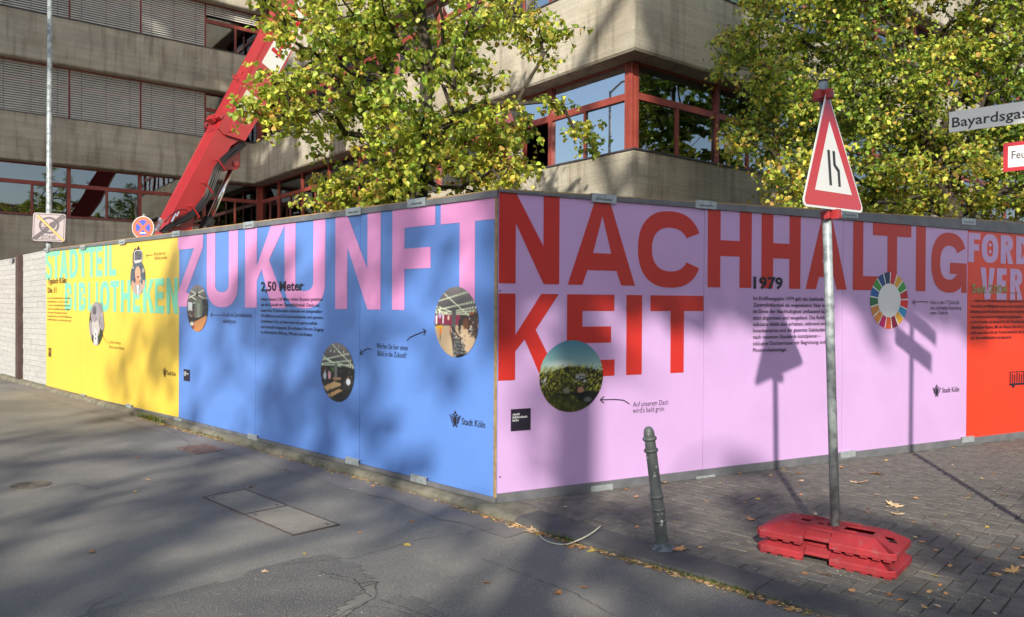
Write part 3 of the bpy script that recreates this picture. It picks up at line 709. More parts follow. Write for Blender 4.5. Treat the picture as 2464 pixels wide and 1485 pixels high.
# --- turquoise letters (px from the enlarged view)
z5 = lambda x, y: ((x/5.711+100)/1.0183, (y/5.711+600)/1.0183)
y_b1 = FL.at(*z5(600, 458))[1]
for ch, a, c in [('S',70,160),('T',165,268),('A',262,384),('D',402,525),('T',532,652),('T',655,765),('E',772,868),('I',895,935),('L',958,1058)]:
    xa, xb = FL.at(*z5(a, 300))[0], FL.at(*z5(c, 300))[0]
    zt = min(tY(xa), tY(xb))+.012
    letter(FL, ch, xa, xb, y_b1, zt, (xb-xa)*(.34 if ch != 'I' else 1), .105, M_TEAL, Hy, .003)
y_t2, y_b2 = FL.at(*z5(1660, 470))[1], FL.at(*z5(1660, 958))[1]
for ch, a, c in [('B',338,440),('I',468,500),('B',532,632),('L',665,755),('I',772,802),('O',828,968),('T',975,1100),('H',1120,1256),('E',1290,1390),('K',1432,1590),('E',1600,1728),('N',1760,1920)]:
    xa, xb = FL.at(*z5(a, 700))[0], FL.at(*z5(c, 700))[0]
    letter(FL, ch, xa, xb, y_b2, y_t2, (xb-xa)*(.32 if ch != 'I' else 1), .105, M_TEAL, Hy, .003)
# --- orange board letters (lilac)
z8 = lambda x, y: (x/3.4347+2258.7, y/3.4347+530.3)
f_t = FR.at(*z8(300, 80))[1]; f_b = FR.at(*z8(260, 345))[1]
xo = XR1+.03
def lw(a, c): return FR.at(*z8(a, 250))[0], FR.at(*z8(c, 250))[0]
for ch, a, c in [('F',243,342),('O',352,492),('R',510,615),('D',638,745),('E',765,850),('R',870,975)]:
    xa, xb = lw(a, c); letter(FR, ch, xa, xb, f_b, tR(xb)-.03, min(.105, xb-xa), .075, M_LILAC, Ho, .003, dots=(ch == 'O'))
v_t = FR.at(*z8(480, 395))[1]; v_b = FR.at(*z8(400, 655))[1]
for ch, a, c in [('V',343,465),('E',480,562),('R',590,695),('E',720,810),('I',830,865),('N',890,990)]:
    xa, xb = lw(a, c); letter(FR, ch, xa, xb, v_b, v_t, min(.105, xb-xa), .075, M_LILAC, Ho, .003)

# --- small print
c6 = lambda x, y: (x/2.5213+392.8, y/2.5213+491)
def block(F, root, cv, lines, x, ys, wref, iref, h, m=M_INK, bold=.012, off=.006):
    """paragraph: fitted width of line iref gives the scale"""
    X0, _ = F.at(*cv(x, ys[0])); X1, _ = F.at(*cv(wref, ys[iref]))
    o, kx = text(F, lines[iref], X0, F.at(*cv(x, ys[iref]))[1], m, root, width=X1-X0, height=h, bold=bold, off=off)
    for i, s in enumerate(lines):
        if i == iref: continue
        text(F, s, X0, F.at(*cv(x, ys[i]))[1], m, root, height=h, sx=kx, bold=bold, off=off)
block(FL, Hb, c6, ['2,50 Meter'], 595, [528], 853, 0, .102, bold=.026)
block(FL, Hb, c6, ['Hinter diesem 2,50 Meter hohen Bauzaun gestalten', 'wir die Zukunft der Zentralbibliothek. Damit aus', 'einem fast 50 Jahre alten Gebäude ein zeitgemäßer', 'Wohlfühlort wird. Ein kommunikativer und gemein-', 'schaftlicher Ort, an dem man sich gerne aufhält', 'und einander begegnet. Ein urbaner Ort mit Zugang', 'zu Information, Bildung, Wissen und Kultur.'],
      595, [586, 619, 653, 686, 719, 752, 784], 968, 0, .034, bold=.007)
c9 = lambda x, y: (x/2.0162+1669.4, y/2.0162+441.9)
block(FR, Hl, c9, ['1979'], 288, [508], 430, 0, .108, bold=.03)
block(FR, Hl, c9, ['Im Eröffnungsjahr 1979 galt das Gebäude der', 'Zentralbibliothek als wegweisend. Nun wird sie', 'im Sinne der Nachhaltigkeit umfassend saniert', 'statt abgerissen und neugebaut. Die Rohbau-', 'substanz bleibt also erhalten, während wir alle', 'Innenbereiche und die gesamte Gebäudetechnik', 'nach neuesten Standards konzipieren –', 'inklusive Dachterrasse mit Begrünung und', 'Photovoltaikanlage.'],
      287, [565, 597, 628, 660, 691, 722, 753, 785, 817], 636, 7, .036, bold=.008)
block(FR, Ho, z8, ['Seit 2004 …'], 270, [600], 650, 0, .10, M_SILV, bold=.03)
block(FR, Ho, z8, ['… stärkt der Förderverein die Angebote der Stadt', 'Vorstand und Mitglieder setzen sich erfolgreich', 'Erhaltung der Busbibliothek ein und ermöglichen', 'von ehrenamtlichem Engagement getragenen', 'in den Veedeln als Beispiel für die Transformation', 'öffentlicher Räume. Mit der Aktion »Ein Herz reißt', 'nicht raus« hat sich der Förderverein für die Sanierung', 'der Zentralbibliothek starkgemacht.'],
      265, [675, 720, 765, 808, 852, 896, 940, 984], 602, 7, .036, bold=.008)
block(FL, Hy, z5, ['Typisch Köln:'], 102, [545], 368, 0, .10, M_BRN, bold=.02)
block(FL, Hy, z5, ['Die 11'], 102, [672], 220, 0, .10, M_BRN, bold=.02)
block(FL, Hy, z5, ['Kurzum: Elf Stadtteilbibliotheken in der Zeit bis', 'Stadtteilbibliotheken zu besuchen, zur Zahl', 'in unseren 11 Stadtteilbibliotheken gibt es viel', 'erleben: man kann Medien leihen, das Angebot', 'mit Lesezeiten Öffnungszeiten, Fernleihe,', 'einladenden Räumen, vom WLAN bis Makerspace', 'Stadtteilbibliotheken – unsere Orte sind aus allen'],
      100, [757, 806, 856, 906, 956, 1006, 1054], 432, 6, .032, M_BRN, bold=.01)
# handwriting
def hand(F, root, cv, s, x, y, x2, h=.05, m=M_INK): 
    a = F.at(*cv(x, y)); c = F.at(*cv(x2, y)); text(F, s, a[0], a[1], m, root, width=c[0]-a[0], height=h, off=.005, shear=.12, bold=-.004, name='handwriting')
def arrow(F, root, cv, pts, wd=.008, m=M_INK, head=.05):
    P = [F.at(*cv(*q)) for q in pts]; b = MB()
    def seg(a, c, k):
        t = Vector((c[0]-a[0], c[1]-a[1])).normalized(); n = Vector((-t.y, t.x))*wd/2
        b.poly([F.p(a[0]+n.x, a[1]+n.y, .005+k), F.p(a[0]-n.x, a[1]-n.y, .005+k), F.p(c[0]-n.x, c[1]-n.y, .005+k), F.p(c[0]+n.x, c[1]+n.y, .005+k)])
    for i in range(len(P)-1): seg(P[i], P[i+1], .0002*i)
    t = Vector((P[-1][0]-P[-2][0], P[-1][1]-P[-2][1])).normalized()
    for sg in (1, -1):
        a = math.radians(145*sg); d = Vector((t.x*math.cos(a)-t.y*math.sin(a), t.x*math.sin(a)+t.y*math.cos(a)))*head; seg(P[-1], (P[-1][0]+d.x, P[-1][1]+d.y), .002+.0003*sg)
    b.build('arrow', m, root)
D_ = lambda x, y: (x, y)
hand(FL, Hb, c6, 'So sieht die Zentralbibliothek', 362, 682, 540); hand(FL, Hb, c6, 'zukünftig aus.', 362, 720, 443)
arrow(FL, Hb, c6, [(356, 674), (320, 674), (290, 673)])
hand(FL, Hb, D_, 'Werfen Sie hier einen', 907, 838, 982); hand(FL, Hb, D_, 'Blick in die Zukunft!', 909, 856, 979)
arrow(FL, Hb, D_, [(980,820),(987,812),(1000,806),(1026,796)]); arrow(FL, Hb, D_, [(895,841),(886,839),(878,842),(867,852)])
hand(FR, Hl, D_, 'Auf unserem Dach', 1522, 979, 1607, .045); hand(FR, Hl, D_, "wird's bald grün", 1522, 994, 1597, .045)
arrow(FR, Hl, D_, [(1514,972),(1500,963),(1480,961),(1443,962)])
hand(FR, Hl, D_, 'Infos zu den 17 Zielen für', 2238, 732, 2308, .045); hand(FR, Hl, D_, 'eine nachhaltige Entwicklung', 2238, 745, 2312, .045); hand(FR, Hl, D_, 'unter 17ziele.de', 2238, 757, 2280, .045)
arrow(FR, Hl, D_, [(2233,727),(2215,726),(2195,727)])
hand(FL, Hy, z5, 'Bei uns kann man', 1592, 150, 1745, .05, M_BRN); hand(FL, Hy, z5, 'VR-Brillen ausleihen', 1592, 212, 1770, .05, M_BRN)
arrow(FL, Hy, z5, [(1570,140),(1480,152)], m=M_BRN)
hand(FL, Hy, z5, 'Technik zum Anfassen:', 960, 1378, 1125, .05, M_BRN); hand(FL, Hy, z5, 'Das ist unser Roboter', 960, 1445, 1170, .05, M_BRN)
arrow(FL, Hy, z5, [(950,1382),(920,1360),(868,1262)], m=M_BRN)
# logos
def eagle(F, x, y, s, m, root, off=.005):
    b = MB(); o = off
    def E(pts): 
        nonlocal o; o += .0002; b.prism(F, [(x+a*s, y+c*s) for a, c in pts], o, o)
    E([(-.12,.35),(0,.5),(.12,.35),(.05,.3),(-.05,.3)])                     # crown
    for sg in (1, -1):
        q = lambda P: [(a*sg, c) for a, c in (P if sg == 1 else P[::-1])]
        E(q([(.02,.2),(.1,.3),(.2,.3),(.28,.22),(.16,.22),(.1,.08),(.02,.05)]))
        for k in range(4): E(q([(.16,.10-.12*k),(.5-.06*k,.26-.13*k),(.5-.06*k,.19-.13*k),(.16,.03-.12*k)]))
        E(q([(.03,-.38),(.14,-.5),(.2,-.42),(.1,-.3)]))
    E([(-.13,.1),(-.13,-.25),(0,-.38),(.13,-.25),(.13,.1)])
    b.build('eagle_emblem', m, root)
def stadt(F, root, cv, x, y, x2, ye, xe, m=M_INK, h=.055):
    hx = F.at(*cv(xe, ye)); eagle(F, hx[0], hx[1], h*2.6, m, root); a = F.at(*cv(x, y)); c = F.at(*cv(x2, y))
    text(F, 'Stadt Köln', a[0], a[1], m, root, width=c[0]-a[0], height=h, off=.005, bold=.006)
stadt(FL, Hb, D_, 1112, 1021, 1168, 1008, 1096); stadt(FR, Hl, D_, 2266, 945, 2307, 940, 2253)
c5 = lambda x, y: ((x/2.75)/1.0183, (y/2.75+560)/1.0183)
stadt(FL, Hy, c5, 1128, 985, 1187, 968, 1112, M_BRN)
def sblogo(F, root, P, m=M_INK, tm=M_WHT):
    q = [F.at(*p) for p in P]; x0 = min(a[0] for a in q); x1 = max(a[0] for a in q); y0 = min(a[1] for a in q); y1 = max(a[1] for a in q)
    o = MB().box(F, x0, x1, y0, y1, .002, .005).build('library_logo', m, root); w_ = x1-x0; h_ = y1-y0
    for k, s in enumerate(['stadt', 'bibliothek', 'köln']): text(F, s, x0+w_*.08, y0+h_*(.72-.14*k), tm, root, width=w_*(.36,.76,.30)[k], height=h_*.10, off=.0065, bold=.02)
sblogo(FR, Hl, [(1229,985),(1276,1034)]); sblogo(FL, Hb, [(443,888),(457,918)]); sblogo(FL, Hy, [c5(328,803), c5(346,865)], M_BRN, M_YEL)
# circular pictures
def place_disc(F, root, a, c, t, bt, pic, cv=D_, name='photo_print', off=.006):
    y_ = (F.at(*cv((a+c)/2, t))[1]+F.at(*cv((a+c)/2, bt))[1])/2; xa, xb = F.at(*cv(a, (t+bt)/2))[0], F.at(*cv(c, (t+bt)/2))[0]
    r = (F.at(*cv((a+c)/2, t))[1]-F.at(*cv((a+c)/2, bt))[1])/2
    return disc(F, (xa+xb)/2, y_, r, pic, root, off, rx=(xb-xa)/2, name=name)
place_disc(FR, Hl, 1297, 1450, 819, 991, pic_moss())
place_disc(FL, Hb, 1047, 1152.5, 690, 860, pic_room('hall')); place_disc(FL, Hb, 773, 853.5, 825, 967, pic_room('tables')); place_disc(FL, Hb, 451, 501, 685, 798, pic_room('bar'))
place_disc(FL, Hy, 1258, 1468, 215, 705, pic_vr(), z5); place_disc(FL, Hy, 682, 880, 800, 1410, pic_robot(), z5)
# cut-outs that stick out of the circles: headset and hair, robot head and hand
def cut(F, root, cv, pts, m, off, name='photo_cutout'):
    MB().prism(F, [F.at(*cv(*q)) for q in pts][::-1], off, off).build(name, m, root)
M_HAIR = mat('print_dark_hair', s2l(44,36,36), rough=.4); M_HSET = mat('print_headset', s2l(60,58,60), s2l(96,94,98), scale=9, rough=.4); M_HSL = mat('print_headset_rim', s2l(190,184,186), rough=.4)
cut(FL, Hy, z5, [(1290,260),(1292,130),(1325,40),(1345,70),(1370,10),(1395,70),(1420,110),(1390,250)], M_HAIR, .0075)
cut(FL, Hy, z5, [(1308,238),(1312,105),(1330,75),(1410,72),(1432,110),(1430,215),(1400,245),(1330,262)], M_HSL, .0082)
cut(FL, Hy, z5, [(1318,220),(1322,110),(1338,86),(1405,84),(1424,112),(1422,205)], M_HSET, .0088)
M_ROB = mat('print_robot_grey', s2l(158,150,156), s2l(120,114,122), scale=6, rough=.4)
cut(FL, Hy, z5, [(705,1000),(708,905),(735,855),(775,845),(802,880),(812,960),(800,1040),(765,1085),(725,1070)], M_ROB, .0078)
cut(FL, Hy, z5, [(733,960),(736,880),(758,855),(784,880),(786,950),(762,985)], M_HSET, .0084)
cut(FL, Hy, z5, [(830,1050),(815,930),(800,840),(815,860),(830,800),(845,850),(855,790),(872,900),(885,1040),(895,1130),(880,1210),(840,1170)], M_ROB, .0081)
# colour wheel of 17 wedges on the lilac board
wheel = [(200,36,54),(218,166,60),(76,156,56),(196,30,46),(252,50,32),(38,186,224),(250,194,24),(162,26,66),(252,104,38),(220,20,104),(250,156,42),(190,140,48),(62,126,72),(14,120,190),(86,192,46),(0,104,158),(24,72,106)]
wheel = [(200,36,54),(214,160,60),(60,150,66),(186,30,50),(220,40,50),(50,150,200),(214,160,50),(130,26,56),(220,90,50),(190,20,100),(224,140,60),(196,130,60),(44,110,66),(30,90,160),(60,140,60),(36,66,130),(26,50,92)]
xa, xb = FR.at(2093, 722)[0], FR.at(2184, 722)[0]; yt, yb2 = FR.at(2138, 655)[1], FR.at(2138, 791)[1]; wx, wy, wr, wrx = (xa+xb)/2, (yt+yb2)/2, (yt-yb2)/2, (xb-xa)/2
MB().prism(FR, ell(wx, wy, wrx, wr, 0, 360, 60, 2)[:-1], .004, .004).build('colour_wheel', M_WHT, Hl)
for k, c in enumerate(wheel):
    a0 = 90-4-(k)*360/17; a1 = a0-360/17+3.0
    P = ell(wx, wy, wrx, wr, a1, a0, 8, 2)+ell(wx, wy, wrx*.60, wr*.60, a0, a1, 8, 2)
    MB().prism(FR, P, .0048, .0048).build('colour_wheel_wedge', pmat('wedge_%d_%d_%d' % c, c), Hl)
# little bus drawing and marks on the orange board
bx, by = FR.at(*z8(580, 1365)); b = MB(); o_ = .005
b.box(FR, bx, bx+.42, by, by+.025, o_, o_+.0005)
for k in range(9): b.box(FR, bx+.01+k*.045, bx+.03+k*.045, by+.03, by+.15-.01*(k % 3), o_, o_+.0005)
b.box(FR, bx, bx+.42, by+.155, by+.165, o_, o_+.0005)
for k in (.08, .33): b.prism(FR, ell(bx+k, by-.005, .028, .028, 0, 360, 12, 2)[:-1], o_+.001, o_+.001)
b.build('bus_drawing', M_INK, Ho)
# screw heads on the corner board
for py in (530, 700, 875, 1148):
    x, y = FR.at(1203, py); MB().lathe(Frame(FR.p(x, y, .001), FR.ex, FR.ey, FR.ez), [(.007, 0), (.006, .002)], 8).build('screw', M_DARK, Hl)

# grey board fence at the far left
def board_fence(label, xa, xb, ya, yb, y0a, y0b, seed):
    root = empty('board_fence', FL.p((xa+xb)/2, 0, -.03), label, 'fence')
    n = 25; r_ = random.Random(seed)
    G = FL.shift(0, 0, -.03)
    for i in range(n):
        xm = xa+(xb-xa)*r_.uniform(.25, .75)
        for a, c in ((xa, xm), (xm, xb)):
            f = lambda x, k: lerp(x, [xa, xb], [y0a, y0b])+(lerp(x, [xa, xb], [ya, yb])-lerp(x, [xa, xb], [y0a, y0b]))*k/n
            g = .004; d = r_.uniform(0, .008)
            quadbox(G, [(a+.002, f(a, i)+g), (c-.002, f(c, i)+g), (c-.002, f(c, i+1)), (a+.002, f(a, i+1))], -.02, d).build('board', M_GREYB, root)
    quadbox(G, [(xa, ya+.002), (xb, yb+.002), (xb, yb+.03), (xa, ya+.03)], -.06, .01).build('cap_rail', M_GREYB, root)
    return root
def fxy(px, py): return FL.at(px, py)
x110, x52, x46, x0_, xm_ = XY1, fxy(52, 760)[0], fxy(45, 760)[0], fxy(0, 760)[0], fxy(0, 760)[0]-2.2
bf1 = board_fence('grey painted board fence panel next to the yellow hoarding', x52, x110-.01, fxy(52, 617)[1], fxy(110, 605)[1], fxy(52, 926)[1], fxy(110, 940)[1], 1)
sl_ = (fxy(45, 622)[1]-fxy(0, 629)[1])
bf2 = board_fence('grey painted board fence panel at the left edge, beyond the brown post', xm_, x46, fxy(0, 629)[1]-.02, fxy(45, 622)[1], -.02, fxy(45, 925)[1]-.02, 2)
MB().box(FL, x46+.003, x52-.003, -.07, fxy(48, 617)[1]+.02, -.12, .06).build('post', M_BROWNP, bf2)
clip(FL, 29, 627, bf2, textured=False); 

# ------------------------------------------------------------------ library building
LB = empty('library_building', B0, 'brutalist concrete library with red window frames behind the hoarding', 'building')
LW, RWD = 13.0, 26.0
H0, STO, WH = 4.366, 3.3, 1.785
base_path = [B0+dl*LW, B0, B0+dp*LEN, B0+dp*LEN-dl*RWD]
offdir = [-dp, -dp-dl, -dp-dl, -dp]
def sweep(sec, name, m, bevel=0., closed=True):
    b = MB(); n = len(sec); rings = [[P+o*d+UP*z for d, z in sec] for P, o in zip(base_path, offdir)]
    for r in rings: b.v += [tuple(q) for q in r]
    for i in range(3):
        for k in range(n): b.f.append((i*n+k, (i+1)*n+k, (i+1)*n+(k+1) % n, i*n+(k+1) % n))
    b.f.append(tuple(range(n))[::-1]); b.f.append(tuple(3*n+k for k in range(n)))
    return b.build(name, m, LB)
sweep([(.0, -.3), (.0, H0), (.55, H0), (.55, -.3)], 'ground_floor_wall', M_CONC)
for k in range(1, 5):
    zt = H0+STO*k; zb_ = zt-STO+WH
    sweep([(.03, zb_), (0, zb_+.04), (0, zt), (.55, zt), (.55, zb_+.04), (.47, zb_-.02)], 'spandrel', M_CONC)
for k in range(0, 5):
    z = H0+STO*k; sweep([(-.025, z+.003), (-.025, z+.03), (.43, z+.05), (.43, z+.003)], 'window_sill', M_SILL)
sweep([(.2, H0+STO*4+.1), (.2, H0+STO*4+3.2), (.6, H0+STO*4+3.2), (.6, H0+STO*4+.1)], 'attic_wall', M_CONC)
M_INT = mat('interior_grey', s2l(96, 94, 92), s2l(70, 68, 66), scale=.6, rough=.9)
M_CEIL = mat('interior_ceiling', s2l(150, 150, 146), rough=.9)
for k in range(0, 4):
    z = H0+STO*k
    sweep([(.56, z-.25), (.56, z-.05), (7., z-.05), (7., z-.25)], 'floor_slab', M_CEIL)
sweep([(7.01, 0), (7.01, H0+STO*4), (7.2, H0+STO*4), (7.2, 0)], 'interior_wall', M_INT)
M_BLIND = mat('blind_aluminium', s2l(196, 192, 184), s2l(212, 208, 200), scale=3, rough=.5)
M_SHADE = mat('pale_roller_shade', s2l(196, 204, 208), s2l(208, 214, 216), scale=2, rough=.9)
mesh_w = {}
def window(G, w, blind=0., mull=.5, glass=None, open_right=False, shade=False, key=None):
    """G: frame with origin at the lower left of the opening, x right, y up, z outward"""
    h = WH-.05; fw = .055; tr = h*.62
    b = MB()
    b.box(G, 0, fw, .05, h+.05, -.07, .05); b.box(G, w-fw, w, .05, h+.05, -.07, .05)
    b.box(G, fw, w-fw, .05, .05+.07, -.06, .03); b.box(G, fw, w-fw, h-.01, h+.05, -.06, .03)
    b.box(G, fw, w-fw, tr, tr+.13, -.065, .035)
    b.box(G, w*mull-.03, w*mull+.03, .12, tr, -.06, .03)
    f = b.build('window', M_RFR, LB)
    gm = glass or M_GLASS
    for a, c, d, e in ((fw, w*mull-.03, .12, tr), (w*mull+.03, w-fw, .12, tr), (fw, w-fw, tr+.13, h-.01)):
        if open_right and a > w*.3 and d < .2: continue
        MB().box(G, a, c, d, e, -.02, -.008).build('pane', gm, f)
        q = .018
        if a > w*.3 and d < .2:
            bb = MB(); bb.box(G, a, a+q, d, e, -.008, .012); bb.box(G, c-q, c, d, e, -.008, .012); bb.box(G, a+q, c-q, d, d+q, -.008, .012); bb.box(G, a+q, c-q, e-q, e, -.008, .012); bb.build('casement', M_DARK, f)
    if blind:
        b = MB(); n = int(blind*h/.078)
        for i in range(n):
            y = h+.02-i*.078; S = Frame(G.p(0, y, .10), G.ex, (G.ey*.80-G.ez*.60), (G.ez*.80+G.ey*.60))
            b.box(S, .03, w-.03, -.040, .040, -.0015, .0015)
        stuff(b.build('blind_slats', M_BLIND, f)) if n > 300 else b.build('blind_slats', M_BLIND, f)
        b = MB(); b.box(G, .02, w-.02, h+.0, h+.05, .06, .14); b.build('blind_headbox', M_RFR, f)
        b = MB()
        for t in (.16, .5, .84): b.box(G, w*t-.004, w*t+.004, h+.03-n*.078, h, .137, .14)
        b.build('blind_cord', M_DARK, f)
    if shade: MB().box(G, .06, w-.06, .1, h, -.34, -.33).build('roller_shade', M_SHADE, f)
    return f
IN = .45
wl0 = B0-dp*IN-dl*IN            # inner window corner
wc0 = B0+dp*LEN-dl*IN-dp*IN     # bay window corner
GP = 2.2
for k in range(4):
    z = UP*(H0+STO*k)
    # left wing
    for j in range(6):
        s1 = -.45+.12 if j == 0 else 1.7+GP*(j-1); s2 = 1.7+GP*j
        o = B0-dp*IN+dl*s2+z; G = Frame(o, -dl, UP, dp)
        bl = 0
        if k >= 1: bl = 1. if j >= 1 else (.28 if k == 2 else 0)
        window(G, s2-s1-.0, blind=bl, mull=.56 if j == 0 else .52)
    # inner corner post, bay corner post
    for P, nm in ((wl0, 'corner_post'), (wc0, 'corner_post')):
        G = Frame(P+z, dp, UP, dl); b = MB()
        sg = 1
        if P is wc0:
            b.box(G, -.085, .02, .05, WH, -.12, .05); b.box(G, -.10, -.087, .05, WH, -.02, .07); b.box(G, .022, .05, .05, WH, -.10, -.07); b.box(G, -.05, -.03, .05, WH, .05, .07)
        else: b.box(G, -.02, .11, .05, WH, -.02, .11)
        b.build(nm, M_RFR, LB)
    # perpendicular wing
    for j in range(8):
        t2 = 19.06-GP*j; t1 = t2-GP
        if j == 7: t1 = t2-GP
        if t1 < -.4: t1 = -.33
        G = Frame(B0+dp*t1-dl*IN+z, dp, UP, dl)
        lit = k == 0 and j in (0,)
        window(G, t2-t1, mull=.47 if j == 0 else (.58 if j == 1 else .5), glass=M_GLASS_B if j < 4 else M_GLASS, open_right=(k == 0 and j == 1))
    t2 = 19.06-GP*8; 
    G = Frame(B0+dp*-.33-dl*IN+z, dp, UP, dl); window(G, t2+.33, mull=.5)
    # right face
    for j in range(10):
        s1 = .47 if j == 0 else .57+2.35+GP*(j-1); s2 = .57+2.35+GP*j
        G = Frame(B0+dp*(LEN-IN)-dl*s1+z, -dl, UP, dp); window(G, s2-s1, mull=.5, glass=M_GLASS_C)
# plaster repair patches on the second spandrel
M_PLAS = mat('pale_plaster', s2l(150, 145, 134), s2l(128, 122, 110), scale=7, rough=.95, bump=.6)
WF = Frame(B0, -dl, UP, dp)
for (px, py, rx, ry) in ((1075/2.291, 312/2.291, .12, .11), (1095/2.291, 418/2.291, .27, .19)):
    x, y = WF.at(px, py); rr = random.Random(int(px)); P = []
    for k in range(26): a = 2*math.pi*k/26; q = rr.uniform(.75, 1.1); P.append((x+rx*q*math.cos(a), y+ry*q*math.sin(a)))
    MB().prism(WF, P, .001, .006).build('repair_patch', M_PLAS, LB)

# ------------------------------------------------------------------ mobile crane
CA = atZ(385, 523, 17.0); CB = atZ(645, 67, 19.0); cdv = (CB-CA).normalized(); ch_ = Vector((cdv.x, cdv.y, 0)).normalized(); cns = Vector((ch_.y, -ch_.x, 0)); cup = cns.cross(cdv)
CF = Frame(CA, cdv, cup, cns)
if cup.z < 0: CF.ey = -cup
k6 = lambda x, y: CF.at((350+x/2.605)/1.0183, (30+y/2.605)/1.0183)
CR = empty('mobile_crane', (CA.x, CA.y+1, 0), 'red mobile crane with raised telescopic boom behind the yellow hoarding', 'crane')
P = [k6(*q) for q in [(150,1420),(170,1330),(478,745),(520,772),(612,815),(560,850),(500,955),(430,1080),(345,1250),(300,1420)]]
MB().prism(CF, P, -.60, 0).build('boom_foot', M_CRANE, CR, bevel=.015)
P = [k6(*q) for q in [(512,778),(557,765),(583,602),(650,455),(1040,-290),(1240,-290),(966,200),(745,650),(642,824)]]
MB().prism(CF, P, -.66, .06).build('boom_section', M_CRANE, CR, bevel=.015)
P = [k6(*q) for q in [(500,700),(583,545),(655,405),(735,260),(1035,-310),(1060,-310),(655,450),(585,595),(556,760),(512,775),(478,745)]]
MB().prism(CF, P, -.62, .02).build('boom_top_flange', M_CRANE, CR, bevel=.01)
P = [k6(*q) for q in [(545,925),(590,850),(626,825),(624,985),(604,1002),(515,1002)]]
MB().prism(CF, P, -.42, -.05).build('cylinder_bracket', M_CRANE, CR, bevel=.012)
x, y = k6(595, 966); MB().lathe(Frame(CF.p(x, y, -.06), CF.ex, CF.ey, CF.ez), [(.07, 0), (.07, .045), (.03, .05)], 20).build('pin', M_CRANE, CR)
CF2 = CF.shift(0, 0, -.2); k62 = lambda x, y: CF2.at((350+x/2.605)/1.0183, (30+y/2.605)/1.0183)
MB().tube([CF2.p(*k62(568, 1000)), CF2.p(*k62(424, 1322))], .066, 20).build('piston_rod', M_CHROME, CR, smooth=True)
MB().tube([CF2.p(*k62(425, 1318)), CF2.p(*k62(330, 1530))], .135, 20).build('cylinder_barrel', M_DARK, CR, smooth=False)
hp = [(630,832),(565,885),(505,935),(462,995),(430,1080),(398,1170),(345,1245),(275,1305),(150,1362),(110,1400)]
for k in range(9):
    rr = random.Random(k); pts = []
    for i, q in enumerate(hp):
        x, y = k6(q[0]+(k-4)*4.2+rr.uniform(-3,3)+8, q[1]+(k % 3)*6+rr.uniform(-4,4)); pts.append(CF.p(x, y, .02+.03*(k % 3)))
    sm = []
    for i in range(len(pts)-1):
        for t in (0, .33, .66): sm.append(pts[i].lerp(pts[i+1], t))
    MB().tube(sm+[pts[-1]], .017, 6).build('hose', M_RUB, CR, smooth=True)
loop = [(130,1345),(165,1300),(215,1265),(260,1262),(290,1285),(300,1320),(260,1345),(200,1370)]
MB().tube([CF.p(*k6(*q), .08) for q in loop], .013, 6).build('hose', M_RUB, CR, smooth=True)
for q in ((190,1300),(210,1288),(180,1322)): MB().tube([CF.p(*k6(q[0]-8, q[1]+18), .09), CF.p(*k6(q[0]+8, q[1]-12), .09)], .022, 8).build('hose_fitting', M_CHROME, CR)
for a, c in (((465,945),(510,1010)), ((380,1090),(430,1155)), ((300,1240),(345,1310))):
    MB().tube([CF.p(*k6(a[0]-4, a[1]-4), .0), CF.p(*k6(*a), .13), CF.p(*k6(*c), .13), CF.p(*k6(c[0]+2, c[1]+4), .02)], .02, 5).build('hose_bracket', M_CRANE, CR)
# coil spring near the pivot
b = MB(); x0, y0 = k6(75, 1400); x1, y1 = k6(108, 1318); pts = []
for i in range(90): t = i/89; a = t*9*2*math.pi; c = CF.p(x0+(x1-x0)*t, y0+(y1-y0)*t, .08); pts.append(c+CF.ey*.055*math.cos(a)+CF.ez*.055*math.sin(a))
b.tube(pts, .012, 5).build('coil_spring', M_CHROME, CR)
for q in ((445,712,.055), (622,402,.05), (672,380,.05)):
    x, y = k6(q[0], q[1]); pts = [CF.p(x+q[2]*math.cos(a), y+q[2]*math.sin(a), -.25) for a in [2*math.pi*i/16 for i in range(17)]]
    MB().tube(pts, .018, 6, cap=False).build('lifting_lug', M_CRANE, CR)
x, y = k6(470, 668); MB().box(CF, x-.04, x+.10, y-.10, y+.03, -.45, -.2).build('top_bracket', M_CRANE, CR)
x, y = k6(505, 665); MB().box(CF, x-.07, x+.07, y-.02, y+.06, -.62, .03).build('top_strap', M_CRANE, CR)
M_LBL = mat('label_cream', s2l(196, 196, 172), rough=.5); M_BWH = mat('boom_white_panel', s2l(205, 208, 204), rough=.4)
xa, ya = k6(583, 608); xb, yb = k6(690, 660); L2 = Frame(CF.p(0, 0, .066), CF.ex, CF.ey, CF.ez)
xa, ya = k6(590, 612); xc, yc = k6(748, 556)
ymax = k6(585, 605)[1]-.03; ymin = k6(690, 662)[1]+.0
lx0 = k6(640, 640)[0]-.10; 
MB().box(CF, lx0, lx0+.62, ymin, ymax, .061, .066).build('label_plate', M_LBL, CR)
text(CF, 'A', lx0+.03, ymax-.16, M_DARK, CR, height=.12, size=.1, bold=.03, off=.069, name='marking'); text(CF, 'RTEM', lx0+.14, ymax-.16, M_DARK, CR, height=.08, bold=.03, off=.069, name='marking')
for k in range(6): text(CF, 'Transport und Montage', lx0+.04, ymax-.22-.048*k, M_DARK, CR, width=.5-.05*(k % 3), height=.02, off=.069, name='marking')
hx0 = k6(790, 330)[0]; yt = k6(700, 360)[1]-.10; yl = k6(745, 650)[1]+.10
MB().box(CF, hx0-.1, hx0+4.2, yl, yt, .061, .066).build('white_panel', M_BWH, CR)
M_CRL = mat('boom_letter_red', s2l(176, 24, 30), rough=.4)
x = hx0+.35
for ch in 'KNUC':
    letter(CF, ch, x, x+.55, yl+.05, yt-.05, .11, .13, M_CRL, CR, .0685); x += .72
